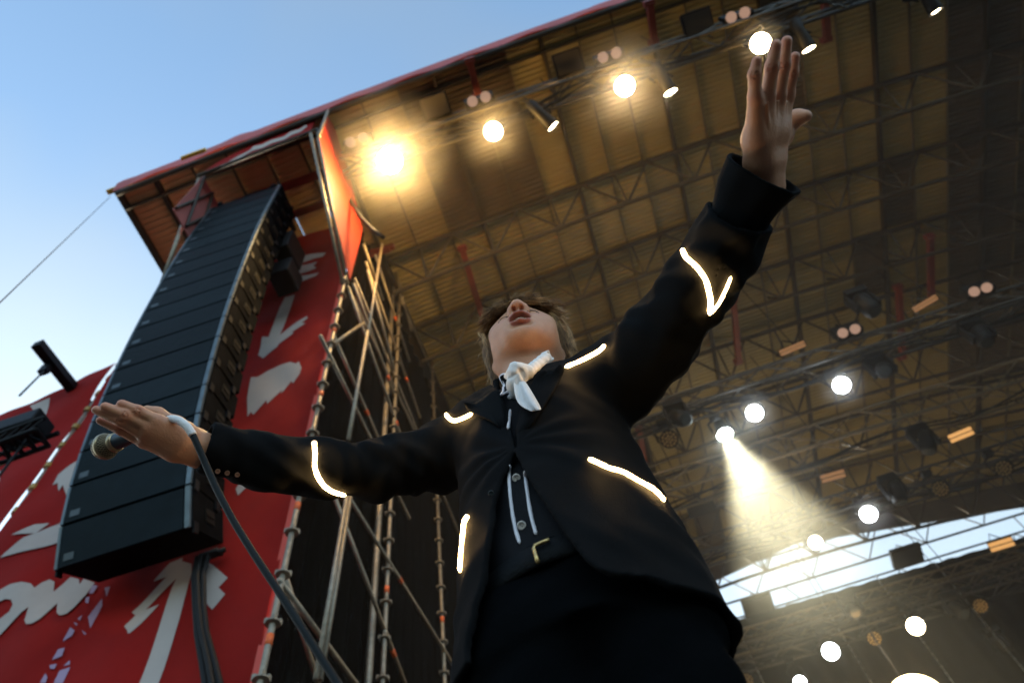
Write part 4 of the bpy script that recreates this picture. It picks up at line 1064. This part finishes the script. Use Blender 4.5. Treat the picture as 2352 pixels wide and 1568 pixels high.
# ---- hair
def hair():
    V_ = []; Fc = []; T_ = []; rg = random.Random(5)
    cen = np.array((0, 0.040, -0.018)); rad = np.array((0.077, 0.100, 0.104))
    nC = 420
    for c in range(nC):
        az = rg.uniform(-math.pi, math.pi); front = abs(az) < 1.0
        a0 = rg.uniform(0.05, 1.0)
        if front: a1 = rg.uniform(1.00, 1.36) + 0.22 * abs(az)
        else: a1 = rg.uniform(1.75, 2.15)
        layer = rg.uniform(0.0, 0.020) + (0.002 if not front else 0.010)
        if rg.random() < 0.12: layer += rg.uniform(0.004, 0.014)
        side = rg.uniform(-0.35, 0.35); wav = rg.uniform(0, 6.28); wam = rg.uniform(0.002, 0.009); wfr = rg.uniform(5, 12); flip = rg.uniform(-0.010, 0.022)
        drop = 0 if front else rg.uniform(-0.01, 0.055) + 0.012
        tone = rg.uniform(0, 1) ** 1.3; colr = np.array((0.12, 0.06, 0.025)) * (1 - tone) + np.array((0.62, 0.38, 0.17)) * tone
        path = []; K = 13
        for k in range(K):
            t = k / (K - 1); al_ = a0 + (min(a1, 1.72) - a0) * min(1, t / 0.75); azk = az + side * t
            d = np.array((math.sin(al_) * math.sin(azk), math.cos(al_), math.sin(al_) * math.cos(azk)))
            p = cen + d * (rad + layer)
            if t > 0.75 and not front:
                s = (t - 0.75) / 0.25
                p = p + np.array((0, -(drop + 0.035) * s, 0)) + np.array((d[0], 0, d[2])) * (flip * s * s - 0.012 * s)
            if front: p = p + np.array((0.03 * t * t * (1 if az > -0.25 else -1), 0, 0.018 * t * (1.2 - t)))
            p = p + np.array((math.cos(azk), 0.35, -math.sin(azk))) * wam * math.sin(wav + t * wfr)
            path.append(p)
        for sidx in range(12):
            o = np.array([rg.gauss(0, 0.0036) for _ in range(3)]); o2 = np.array([rg.gauss(0, 0.0038) for _ in range(3)]); cut = rg.uniform(0.72, 1.0)
            if rg.random() < 0.08: o2 = o2 * 3.5
            r0 = rg.uniform(0.0005, 0.0013); b0 = len(V_); cs = colr * rg.uniform(0.65, 1.4)
            pts = []
            for k in range(K):
                t = k / (K - 1) * cut * (K - 1); i = min(int(t), K - 2); q = path[i] + (path[i + 1] - path[i]) * (t - i)
                pts.append(q + o * (0.5 + 0.5 * k / K) + o2 * (k / K) ** 2)
            for k, q in enumerate(pts):
                tg = unit(pts[min(k + 1, K - 1)] - pts[max(k - 1, 0)]); a = unit(np.cross(tg, (0.3, 0.5, 0.81))); b = np.cross(tg, a); r = r0 * (1 - 0.8 * (k / (K - 1)) ** 2)
                for j in range(3):
                    an = 2.094 * j; V_.append(q + (a * math.cos(an) + b * math.sin(an)) * r); T_.append(cs)
            for k in range(K - 1):
                for j in range(3):
                    Fc.append((b0 + 3 * k + j, b0 + 3 * k + (j + 1) % 3, b0 + 3 * k + 3 + (j + 1) % 3, b0 + 3 * k + 3 + j))
    V_ = h2w(np.array(V_)); me = mesh_np('hair', V_, np.array(Fc), np.array(T_))
    m = bpy.data.materials.new('brown_hair'); m.use_nodes = True; nt = m.node_tree; b = nt.nodes['Principled BSDF']
    at = nt.nodes.new('ShaderNodeAttribute'); at.attribute_name = 'tint'; nt.links.new(at.outputs['Color'], b.inputs['Base Color'])
    b.inputs['Roughness'].default_value = 0.45; b.inputs['Specular IOR Level'].default_value = 0.35
    return link('hair', me, m, singer)
hair()

# ---- microphone and its cable
M_mic = mat('mic_grille', (0.34, 0.27, 0.17), 0.35, 0.85, 0.1, 50)
micA, micB = Vector(pd(242, 1025, 1.352)), Vector(pd(380, 968, 1.305))
mic = empty('microphone', tuple(micA), 'handheld vocal microphone with round wire grille lying in the singer\'s palm', 'microphone')
ax = (micB - micA).normalized()
r = 0.0232
MB().lathe([(0.0001, -r * 0.97)] + [(r * 0.97 * math.cos(a), r * 0.97 * math.sin(a)) for a in np.linspace(-1.5, 0.95, 14)] + [(0.014, r * 0.84)], micA, ax, 28).build('foam', mat('mic_foam', (0.02, 0.018, 0.015), 0.9), mic, True)
g = MB(); a_ = ax.orthogonal().normalized(); b_ = ax.cross(a_)
for s in (1, -1):
    for k in range(26):
        ph0 = 2 * math.pi * k / 26; pts = []
        for j in range(15):
            la = -1.45 + 2.35 * j / 14; an = ph0 + s * (la * 0.7)
            pts.append(micA + ax * (r * math.sin(la)) + (a_ * math.cos(an) + b_ * math.sin(an)) * (r * math.cos(la)))
        g.tube(pts, 0.0006, 4, False)
tag(g.build('wire_grille', M_mic, mic, True), kind='stuff')
MB().lathe([(r * 1.0, -0.004), (r * 1.05, -0.002), (r * 1.05, 0.003), (r * 1.0, 0.005)], micA, ax, 32).build('grille_band', M_mic, mic, True)
MB().lathe([(0.0165, 0.020), (0.0178, 0.022), (0.0172, 0.030), (0.0150, 0.031)], micA, ax, 28).build('collar_ring', M_mic, mic, True)
L = (micB - micA).length
MB().lathe([(0.0155, 0.026), (0.0150, 0.034), (0.0125, L * 0.6), (0.0105, L), (0.0085, L + 0.01), (0.0001, L + 0.01)], micA, ax, 28).build('handle', mat('mic_body', (0.02, 0.035, 0.05), 0.4, 0.3), mic, True)
cp = [(383, 966, 1.30), (392, 961, 1.278), (410, 964, 1.250), (430, 978, 1.236), (444, 1000, 1.228)]
cable = empty('microphone_cable', tuple(pd(444, 1000, 1.228)), 'dark microphone cable with white taped end hanging past the sleeve', 'cable')
P = smooth_pts([Vector(pd(*p)) for p in [tuple(np.array(cp[i]) + (np.array(cp[i + 1]) - np.array(cp[i])) * k / 5) for i in range(len(cp) - 1) for k in range(5)] + [cp[-1]]], 4)
rs = [0.0066 + 0.0005 * (i % 2) for i in range(len(P))]
MB().tube(P, rs, 12).build('taped_end', M_white, cable, True)
cp = [(443, 998, 1.229), (452, 1018, 1.222), (470, 1060, 1.21), (495, 1118, 1.185), (535, 1195, 1.15), (585, 1275, 1.11), (650, 1372, 1.06), (715, 1475, 1.01), (770, 1560, 0.97), (840, 1665, 0.92), (960, 1850, 0.84)]
P = [Vector(pd(*p)) for p in cp]; P += [Vector((P[-1].x + 0.02, 0.45, 1.9)), Vector((P[-1].x + 0.05, 0.62, SZ + 0.012)), Vector((P[-1].x + 0.4, 0.75, SZ + 0.012))]
D_ = []
for i in range(len(P) - 1):
    for k in range(6): D_.append(P[i].lerp(P[i + 1], k / 6))
MB().tube(smooth_pts(D_ + [P[-1]], 6), 0.0056, 10).build('cord', mat('mic_cord', (0.007, 0.010, 0.012), 0.65, spec=0.2), cable, True)

# ================================================================== rigging and lamps
WARM = (1.0, 0.57, 0.15); COOL = (0.80, 0.92, 1.0); WWHITE = (1.0, 0.80, 0.5)
def emis(name, c, s):
    if name in MATS: return MATS[name]
    m = bpy.data.materials.new(name); m.use_nodes = True; nt = m.node_tree; nt.nodes.clear()
    e = nt.nodes.new('ShaderNodeEmission'); e.inputs[0].default_value = (*c, 1); e.inputs[1].default_value = s
    o = nt.nodes.new('ShaderNodeOutputMaterial'); nt.links.new(e.outputs[0], o.inputs[0]); MATS[name] = m; return m
E_warm = emis('lamp_warm', (1.0, 0.82, 0.52), 14.0)
E_cool = emis('lamp_cool', (0.86, 0.95, 1.0), 14.0)
E_hot = emis('lamp_hot', (1.0, 0.86, 0.6), 40.0)
E_dim = emis('blinder_glow', (1.0, 0.60, 0.42), 0.09)
E_pan = emis('flood_glow', (1.0, 0.48, 0.20), 0.07)
E_panb = emis('flood_bright', (1.0, 0.50, 0.16), 0.20)

def box_truss(name, x0, x1, y, z, s, label, m=M_dtruss, step=0.55, r=0.034, arch=0.0):
    root = empty(name, ((x0 + x1) / 2, y, z), label, 'truss')
    n = int((x1 - x0) / step); xs = [x0 + (x1 - x0) * i / n for i in range(n + 1)]
    zz = lambda x: z - arch * (x - 5.3) ** 2
    for dy, dz in ((0, 0), (s, 0), (0, s), (s, s)):
        MB().tube([(x, y + dy, zz(x) + dz) for x in xs], r, 8).build('chord', m, root, True)
    g = MB()
    for i in range(n):
        a, b = xs[i], xs[i + 1]
        if i % 2: a, b = b, a
        g.tube([(a, y, zz(a)), (b, y, zz(b) + s)], r * 0.55, 5).tube([(a, y + s, zz(a) + s), (b, y + s, zz(b))], r * 0.55, 5)
        g.tube([(a, y, zz(a)), (b, y + s, zz(b))], r * 0.55, 5).tube([(a, y, zz(a) + s), (b, y + s, zz(b) + s)], r * 0.55, 5)
    tag(g.build('web', m, root), kind='stuff')
    # slings up to the roof
    for x in np.arange(x0 + 1.0, x1 - 0.5, 3.1):
        MB().tube([(x, y + s / 2, zz(x) + s), (x, y + s / 2, zr(x) - 0.05)], 0.012, 5).build('sling', M_cable, root)
    # cable loom lashed along the chord
    for k in range(2):
        P = [Vector((x, y + s * 0.5 + 0.12 * math.sin(x * 1.7 + k), zz(x) - 0.05 - 0.09 * abs(math.sin(x * 1.15 + 2 * k)))) for x in np.arange(x0, x1, 0.2)]
        MB().tube(P, 0.022, 6).build('cable_loom', M_cable, root, True)
    return root
box_truss('lighting_truss', -2.55, 12.6, 2.86, 15.45, 0.38, 'black lighting truss hung along the front edge of the roof')
box_truss('lighting_truss', -2.3, 13.0, 9.05, 13.45, 0.42, 'lighting truss with the cool white lamps across mid stage')
M_pale = mat('pale_truss', (0.16, 0.12, 0.07), 0.5, 0.3, 0.2, 6)
box_truss('lighting_truss', -2.3, 13.0, 11.05, 13.45, 0.6, 'pale brown truss behind the mid stage lamps', M_pale, 0.9, 0.03)
box_truss('lighting_truss', -2.3, 13.0, 13.0, 13.35, 0.45, 'lighting truss in front of the rear roof opening')
box_truss('lighting_truss', -2.3, 13.0, 17.0, 13.3, 0.45, 'lighting truss close in front of the black backdrop')
box_truss('lighting_truss', -2.3, 13.0, 17.6, 14.2, 0.4, 'upper truss just below the top of the black backdrop', M_pale)
# truss seen against the sky in the rear opening
rt = empty('rear_truss', (6, 18.62, 16.3), 'thin lattice truss crossing the bright rear roof opening', 'truss')
for z in (16.3, 17.45): MB().tube([(-2.6, 18.62, z), (13.5, 18.62, z)], 0.035, 6).build('chord', M_beam, rt)
MB().tube([(-2.6, 19.3, 16.25), (13.5, 19.3, 16.25)], 0.03, 6).build('chord', M_beam, rt)
g = MB(); xs = np.arange(-2.4, 13.4, 0.85)
for i, x in enumerate(xs[:-1]):
    a, b = (16.3, 17.45) if i % 2 else (17.45, 16.3)
    g.tube([(x, 18.62, a), (x + 0.85, 18.62, b)], 0.02, 5)
    if i % 4 == 0: g.tube([(x, 18.62, 16.3), (x + 0.4, 19.3, 16.25)], 0.018, 5).tube([(x, 19.3, 16.25), (x + 0.1, 18.95, 15.7)], 0.018, 5).tube([(x, 19.3, 16.25), (x - 0.35, 18.95, 15.7)], 0.018, 5)
tag(g.build('web', M_beam, rt), kind='stuff')

def frame(d):
    d = Vector(d).normalized(); a = d.cross(Vector((1, 0, 0)));  a = a.normalized() if a.length > 1e-3 else d.orthogonal().normalized()
    return d, a, d.cross(a)
def lamp(pos, aim, r, m, label, hang=0.45, L=0.45, power=0, color=WARM, group=None, cells=False, spot=None, asdir=False):
    pos = Vector(pos); d, a, b = frame(aim if asdir else Vector(aim) - pos)
    root = empty('stage_lamp', tuple(pos), label, 'stage lamp', group)
    ce = pos - d * (L * 0.45)
    MB().lathe([(r * 0.25, -L), (r * 0.72, -L * 0.97), (r * 0.8, -L * 0.55), (r * 0.95, -L * 0.3), (r * 1.08, -0.02), (r * 1.08, 0.02), (r, 0.02), (r, -0.01)], pos, d, 20).build('housing', M_black, root, True)
    MB().lathe([(r, -0.012), (r * 0.7, -0.003), (0.0001, 0.004)], pos, d, 24).build('lens', m, root, True)
    top = ce + Vector((0, 0, hang)); sx = Vector((1, 0, 0)) * (r * 1.3)
    MB().tube([ce - sx, ce - sx + Vector((0, 0, hang * 0.7)), top, ce + sx + Vector((0, 0, hang * 0.7)), ce + sx], 0.022, 6).build('yoke', M_black, root)
    MB().box(top + Vector((0, 0, 0.05)), (0.2, 0.16, 0.12)).build('clamp', M_black, root)
    if cells:
        g = MB()
        for q in range(3):
            for k in range(max(1, 6 * q)):
                an = 2 * math.pi * k / max(1, 6 * q); c = pos + (a * math.cos(an) + b * math.sin(an)) * (r * 0.38 * q) + d * 0.006
                g.lathe([(r * 0.15, 0), (r * 0.1, 0.014), (0.0001, 0.018)], c, d, 8)
        tag(g.build('lens_cells', cells, root), kind='stuff')
    if power:
        ld = bpy.data.lights.new('lamp_light', 'SPOT' if spot else 'POINT'); ld.energy = power; ld.color = color; ld.shadow_soft_size = r * 0.8
        lo_ = bpy.data.objects.new('lamp_light', ld); col.objects.link(lo_); lo_.location = pos + d * 0.12
        if spot: ld.spot_size = R(spot); ld.spot_blend = 0.35; lo_.rotation_euler = d.to_track_quat('-Z', 'Y').to_euler()
        lo_.parent = root; lo_.matrix_parent_inverse = pinv(root)
    return root
CAMV = Vector(CAM)
GF = 'lit lamps on the front truss'
for (u, v, r, m, p, lab) in ((895, 370, 0.22, E_hot, 190, 'dazzling warm stage lamp at the truss end beside the orange side panel'),
                             (1133, 302, 0.165, E_warm, 34, 'lit warm stage lamp between the glaring end lamp and a tilted spotlight'),
                             (1435, 198, 0.17, E_hot, 34, 'lit warm stage lamp with a wide yellow glow on the front truss'),
                             (1747, 100, 0.175, E_warm, 8, 'lit warm stage lamp behind the fingertips of the raised hand')):
    lamp(onZ(u, v, 15.15), CAMV, r, m, lab, 0.30, 0.35, p, WARM, GF)
def tilted(u, v, z, aim, r, m, lab, grp, L=0.62):
    p = Vector(onZ(u, v, z)); return lamp(p, aim, r, m, lab, 0.5, L, 0, group=grp, asdir=True)
GT = 'tilted spotlights on the front truss'
tilted(1270, 290, 14.95, Vector((0.45, 0.75, -0.5)), 0.125, E_warm, 'black spotlight tilted far over, its lens an oval of light', GT)
tilted(1540, 212, 14.95, Vector((0.1, 0.75, -0.66)), 0.125, E_warm, 'black spotlight aimed upstage next to the wide glowing lamp', GT)
tilted(1858, 113, 14.95, Vector((0.1, 0.8, -0.6)), 0.125, E_warm, 'black spotlight aimed upstage beside the raised fingertips', GT)
tilted(2150, 26, 14.95, Vector((0.2, 0.8, -0.55)), 0.125, E_warm, 'black spotlight at the dark end of the front truss', GT)
GM = 'cool white lamps over mid stage'
lamp(onZ(1933, 884, 13.0), CAMV, 0.155, E_cool, 'round cool white lamp alone on the mid stage truss', 0.4, 0.35, 7, COOL, GM)
lamp(onZ(1733, 948, 13.0), CAMV, 0.155, E_cool, 'round cool white lamp next to the lamp with the beam', 0.4, 0.35, 7, COOL, GM)
bp_ = Vector(onZ(1665, 997, 13.0)); be_ = Vector(onZ(1815, 1262, 9.6))
lamp(bp_, be_, 0.15, emis('lamp_beam', (0.85, 1.0, 0.97), 60.0), 'glaring lamp throwing a visible pale beam through the smoke', 0.4, 0.4, 4000, (1.0, 0.93, 0.62), GM, spot=33)
lamp(onZ(1995, 1180, 13.0), CAMV, 0.17, E_cool, 'round white lamp just in front of the rear roof opening', 0.4, 0.35, 6, COOL, GM)
lamp(onZ(1873, 1245, 13.0), CAMV, 0.14, E_warm, 'small warm lamp at the end of the pale beam', 0.4, 0.35, 7, WWHITE, GM)
GB = 'lamps in front of the backdrop'
lamp(onY(1908, 1495, 16.7), CAMV, 0.19, E_cool, 'white lamp low in front of the black backdrop', 0.5, 0.35, 5, WWHITE, GB)
lamp(onY(2103, 1437, 16.7), CAMV, 0.19, E_warm, 'white lamp with a warm streak in front of the black backdrop', 0.5, 0.35, 5, WWHITE, GB)
lamp(onY(1838, 1566, 16.7), CAMV, 0.14, E_cool, 'small white lamp below the others by the backdrop', 0.5, 0.35, 5, WWHITE, GB)
# big ball lamp half out of the picture
bl_ = empty('ball_lamp', tuple(onY(2112, 1622, 16.2)), 'large glowing ball lamp low in front of the backdrop', 'lamp')
c = Vector(onY(2112, 1622, 16.2))
MB().lathe([(0.0001, -0.62)] + [(0.62 * math.cos(a), 0.62 * math.sin(a)) for a in np.linspace(-1.45, 1.45, 18)] + [(0.0001, 0.62)], c, (0, 0, 1), 28).build('globe', emis('globe_glow', (1.0, 0.74, 0.36), 5.0), bl_, True)
MB().tube([c + Vector((0, 0, 0.6)), Vector((c.x, c.y, 13.4))], 0.02, 6).build('drop_tube', M_black, bl_)
ld = bpy.data.lights.new('lamp_light', 'POINT'); ld.energy = 25; ld.color = (1, 0.55, 0.18); ld.shadow_soft_size = 0.6
lo_ = bpy.data.objects.new('lamp_light', ld); col.objects.link(lo_); lo_.location = c - Vector((0.35, 0.9, 0)); lo_.parent = bl_; lo_.matrix_parent_inverse = pinv(bl_)

# twin blinders (pairs of pale round lamps)
def blinder(u, v, z, lab):
    p = Vector(onZ(u, v, z)); root = empty('twin_blinder', tuple(p), lab, 'stage lamp', 'dimly glowing twin blinders on the trusses')
    MB().box(p + Vector((0, 0.05, 0.1)), (0.56, 0.16, 0.3)).build('housing', M_black, root, bevel=0.02)
    for sx in (-1, 1):
        d = (CAMV - p).normalized(); q = p + Vector((sx * 0.125, 0, 0)) + d * 0.16
        MB().lathe([(0.098, -0.03), (0.09, 0.02), (0.05, 0.05), (0.0001, 0.06)], q, d, 16).build('bulb_face', E_dim, root, True)  # faint emission gives the bulb faces their pale look
    MB().tube([p + Vector((0, 0.1, 0.2)), p + Vector((0, 0.15, 0.55))], 0.025, 6).build('hanger', M_black, root)
for u, v, z, lab in ((820, 322, 15.75, 'twin blinder above the glaring end lamp'), (1100, 228, 15.75, 'twin blinder below a red spreader bar'), (1400, 127, 15.75, 'twin blinder above the lamp with the wide yellow glow'),
                     (1695, 35, 15.75, 'twin blinder near the fingertips of the raised hand'), (1950, 760, 13.9, 'twin blinder above the lone cool lamp'), (2252, 665, 13.9, 'twin blinder at the dark end of the mid truss')):
    blinder(u, v, z, lab)
def flood(u, v, z, wd, ht, lab, glow=None, rot=0.0):
    p = Vector(onZ(u, v, z)); root = empty('flood_light', tuple(p), lab, 'flood light', 'rectangular flood lights')
    d = Vector((0, -0.35, -1)).normalized() if glow is None else (CAMV - p).normalized()
    q = d.to_track_quat('-Z', 'Y').to_matrix() @ Matrix.Rotation(rot, 3, 'Z')
    MB().box(p, (wd, ht, 0.14), q).build('housing', M_black, root, bevel=0.015)
    if glow:
        MB().box(p + d * 0.075, (wd * 0.94, ht * 0.86, 0.012), q).build('panel', glow, root)
        MB().box(p + d * 0.084, (wd * 0.94, ht * 0.1, 0.01), q).build('divider', M_purlin, root)
    else:
        MB().box(p + d * 0.075, (wd * 0.9, ht * 0.86, 0.012), q).build('panel', mat('flood_glass', (0.04, 0.035, 0.03), 0.3), root)
    MB().tube([p + Vector((-wd * 0.4, 0, 0.05)), p + Vector((0, 0.1, 0.5)), p + Vector((wd * 0.4, 0, 0.05))], 0.016, 6).build('bracket', M_black, root)
for u, v, z, wd, ht, gl, lab in ((1000, 245, 15.9, 0.52, 0.42, None, 'dark square flood beside the twin blinder under a red bar'), (1305, 145, 15.9, 0.52, 0.42, None, 'dark square flood beside the wide glowing lamp'), (1602, 55, 15.9, 0.55, 0.45, None, 'dark square flood near the roof edge above the raised hand'),
                                (2125, 697, 14.2, 0.52, 0.13, E_pan, 'flat pale flood panel under a red spreader bar'), (1820, 800, 14.2, 0.55, 0.14, E_pan, 'flat pale flood panel on the mid truss near the arm'), (2207, 998, 13.4, 0.5, 0.2, E_panb, 'amber flood panel glowing on the pale truss'),
                                (1913, 1093, 13.4, 0.52, 0.19, E_pan, 'amber flood panel above the beam end'), (2300, 1250, 15.0, 0.62, 0.27, E_panb, 'large amber flood panel at the rear opening'), (1610, 1165, 13.6, 0.6, 0.3, None, 'dark flood hanging beside the jacket hem'),
                                (1740, 1388, 15.6, 0.85, 0.55, None, 'dark box flood against the rear opening beside the jacket'), (2082, 1275, 15.6, 0.85, 0.55, None, 'dark box flood against the rear opening further along')):
    flood(u, v, z, wd, ht, lab, gl, R(17) if gl else 0.0)
CELL = mat('led_cells', (0.45, 0.30, 0.12), 0.35, 0.6)
for u, v, z, lab in ((1537, 1008, 13.2, 'unlit multi cell lamp below the armpit of the jacket'), (2008, 1465, 13.0, 'unlit multi cell lamp between two white lamps'), (2160, 1122, 13.0, 'unlit multi cell lamp in front of the dark roof'), (1715, 1562, 13.0, 'unlit multi cell lamp low beside the jacket'), (2252, 1390, 13.0, 'unlit multi cell lamp in the dark rear rig'), (2305, 1075, 13.0, 'unlit multi cell lamp near the amber flood panel')):
    lamp(onZ(u, v, z), CAMV, 0.17, M_black, lab, 0.45, 0.4, 0, group='unlit multi cell lamps', cells=CELL)
# moving heads, unlit
def mover(u, v, z, lab, tilt):
    p = Vector(onZ(u, v, z)); root = empty('moving_head', tuple(p), lab, 'stage lamp', 'unlit moving heads')
    MB().box(p + Vector((0, 0, 0.38)), (0.4, 0.3, 0.16)).build('base', M_black, root, bevel=0.02)
    for sx in (-1, 1): MB().box(p + Vector((sx * 0.2, 0, 0.12)), (0.06, 0.16, 0.44)).build('yoke_arm', M_black, root, bevel=0.015)
    MB().lathe([(0.08, -0.26), (0.15, -0.18), (0.165, 0.1), (0.14, 0.24), (0.11, 0.25)], p, tilt, 16).build('head', M_black, root, True)
    MB().lathe([(0.11, 0.245), (0.0001, 0.25)], p, tilt, 16).build('lens', mat('lens_glass', (0.03, 0.035, 0.04), 0.1), root)
for k, (u, v) in enumerate(((2030, 850), (2130, 1015), (2255, 770), (1560, 960), (2060, 1130), (2200, 1400), (1650, 1480), (1960, 1400), (2300, 1480), (1990, 700))):
    mover(u, v, 13.0, ['black moving head beside the lone cool lamp', 'black moving head under the pale truss', 'black moving head at the dark end of the mid truss', 'black moving head beside the raised arm\'s armpit', 'black moving head near the lamp before the rear opening', 'black moving head in the dark rear rig', 'black moving head low beside the jacket', 'black moving head below the rear opening', 'black moving head near the ball lamp', 'black moving head above the twin blinder'][k],
          Vector((rnd.uniform(-.5, .5), rnd.uniform(-.8, .3), -1)))
# red spreader bars under the roof
for k, (a, b) in enumerate((((1062, 572), (1112, 742)), ((1079, 140), (1098, 218)), ((1492, 8), (1503, 98)), ((1893, -20), (1900, 92)), ((1684, 690), (1697, 832)), ((2064, 660), (2073, 822)), ((2137, 545), (2139, 692)), ((1468, 985), (1480, 1060)), ((845, 585), (895, 570)))):
    A, B = Vector(onZ(*a, 16.6)), Vector(onZ(*b, 16.6)); root = empty('spreader_bar', tuple((A + B) / 2), ['red bar under the roof beside the singer\'s hair', 'red bar above the twin blinder with dark floods', 'red bar near the roof edge', 'red bar over the raised fingertips', 'red bar below the glowing forearm strip', 'red bar above the lone cool lamp', 'red bar above the flat pale flood panel', 'short red bar at the jacket side', 'red stub above the scaffold tower'][k], 'beam', 'red bars under the roof')
    MB().bar(A, B, 0.13, 0.13).build('bar', M_redp, root, bevel=0.01)
    for p in (A, B):
        MB().box(p + Vector((0, 0, 0.05)), (0.2, 0.1, 0.16)).build('end_plate', M_redp, root)
        MB().tube([p, Vector((p.x, p.y, zr(p.x) + 0.02))], 0.012, 5).build('sling', M_cable, root)
# hoist chains near the rear opening
M_chain = mat('sky_glint_chain', (0.55, 0.58, 0.62), 0.3, 0.8)  # sky glints between the links put into the pale chain colour
for k, (u, v) in enumerate(((1690, 1432), (1890, 1385), (2010, 1320), (2145, 1290))):
    p = Vector(onY(u, v, 18.3)); g = MB()
    for j in range(60):
        g.box(p - Vector((0, 0, 0.09 * j)), (0.03, 0.012, 0.07) if j % 2 else (0.012, 0.03, 0.07))
    o = g.build('hoist_chain', M_chain); tag(o, 'hoist chain hanging from the rear opening in front of the backdrop', 'chain', 'hoist chains at the rear')
# power cable swooping from the side panel to the tower
P = [Vector(onY(u, v, 3.6)) for u, v in ((778, 360), (795, 385), (790, 420), (803, 465), (830, 505), (862, 535), (880, 545))]
o = MB().tube(smooth_pts(P, 1), 0.035, 8).build('power_cable', M_cable, None, True); tag(o, 'thick dark cable sagging beside the orange side panel', 'cable')

# ------------------------------------------------------------------ stage smoke
xs = np.linspace(-2.85, 13.3, 20); V = []
for x in xs: V += [(x, 2.62, SZ + 0.03), (x, 18.25, SZ + 0.03), (x, 18.25, zr(x) - 0.02), (x, 2.62, zr(x) - 0.02)]
Fc = [(0, 1, 2, 3), (76, 79, 78, 77)]
for i in range(19):
    for k in range(4): Fc.append((4 * i + k, 4 * i + 4 + k, 4 * i + 4 + (k + 1) % 4, 4 * i + (k + 1) % 4))
hz = MB().add(V, Fc)
me = hz.mesh('stage_smoke'); bm = bmesh.new(); bm.from_mesh(me); bmesh.ops.recalc_face_normals(bm, faces=bm.faces[:]); bm.to_mesh(me); bm.free()
hz = link('stage_smoke', me, None); tag(hz, kind='stuff')
hm = bpy.data.materials.new('smoke'); hm.use_nodes = True; nt = hm.node_tree; nt.nodes.clear()
pv = nt.nodes.new('ShaderNodeVolumePrincipled'); pv.inputs['Density'].default_value = 0.0025; pv.inputs['Color'].default_value = (0.95, 0.93, 0.9, 1)
pv.inputs['Anisotropy'].default_value = 0.3
om = nt.nodes.new('ShaderNodeOutputMaterial'); nt.links.new(pv.outputs[0], om.inputs['Volume'])
me.materials.append(hm)

# puffs added to give the brightest lamps and the beam their glow, thinning outwards
bm = bmesh.new(); bmesh.ops.create_icosphere(bm, subdivisions=3, radius=1.0)
PUFF = bpy.data.meshes.new('glow_puff'); bm.to_mesh(PUFF); bm.free()
def puff(c, r, dens):
    o = bpy.data.objects.new('glow_puff', PUFF.copy()); col.objects.link(o); o.location = c; o.scale = (r, r, r); tag(o, kind='stuff')
    m = bpy.data.materials.new('glow_puff'); m.use_nodes = True; nt = m.node_tree; nt.nodes.clear()
    p = nt.nodes.new('ShaderNodeVolumePrincipled'); p.inputs['Color'].default_value = (0.97, 0.95, 0.92, 1)
    tc = nt.nodes.new('ShaderNodeTexCoord'); ln = nt.nodes.new('ShaderNodeVectorMath'); ln.operation = 'LENGTH'; nt.links.new(tc.outputs['Object'], ln.inputs[0])
    mr = nt.nodes.new('ShaderNodeMapRange'); mr.interpolation_type = 'SMOOTHERSTEP'; mr.inputs['From Min'].default_value = 0.0; mr.inputs['From Max'].default_value = 1.0; mr.inputs['To Min'].default_value = dens; mr.inputs['To Max'].default_value = 0.0
    nt.links.new(ln.outputs['Value'], mr.inputs['Value'])
    nz = nt.nodes.new('ShaderNodeTexNoise'); nz.inputs['Scale'].default_value = 1.5 * r; nz.inputs['Detail'].default_value = 3; nt.links.new(tc.outputs['Object'], nz.inputs['Vector'])
    m3 = nt.nodes.new('ShaderNodeMapRange'); m3.inputs['From Min'].default_value = 0.35; m3.inputs['From Max'].default_value = 0.65; m3.inputs['To Min'].default_value = 0.45; m3.inputs['To Max'].default_value = 1.55; nt.links.new(nz.outputs['Fac'], m3.inputs['Value'])
    mm = nt.nodes.new('ShaderNodeMath'); mm.operation = 'MULTIPLY'; nt.links.new(mr.outputs[0], mm.inputs[0]); nt.links.new(m3.outputs[0], mm.inputs[1]); nt.links.new(mm.outputs[0], p.inputs['Density'])
    q = nt.nodes.new('ShaderNodeOutputMaterial'); nt.links.new(p.outputs[0], q.inputs['Volume']); o.data.materials.append(m)
puff(onZ(895, 372, 14.95), 1.5, 0.16)
puff(onZ(1435, 200, 14.95), 1.2, 0.13)
puff(onZ(1133, 304, 14.95), 0.9, 0.12)
puff(onZ(1745, 102, 14.95), 0.6, 0.12)
puff(onZ(1935, 886, 12.85), 0.6, 0.12)
puff(onZ(1735, 950, 12.85), 0.6, 0.12)
puff(onZ(1997, 1182, 12.85), 0.6, 0.12)
puff(onZ(1668, 1002, 12.85), 1.0, 0.035)
puff(tuple(bp_.lerp(be_, 0.5)), 1.9, 0.034)
puff(tuple(bp_.lerp(be_, 1.05)), 1.9, 0.040)
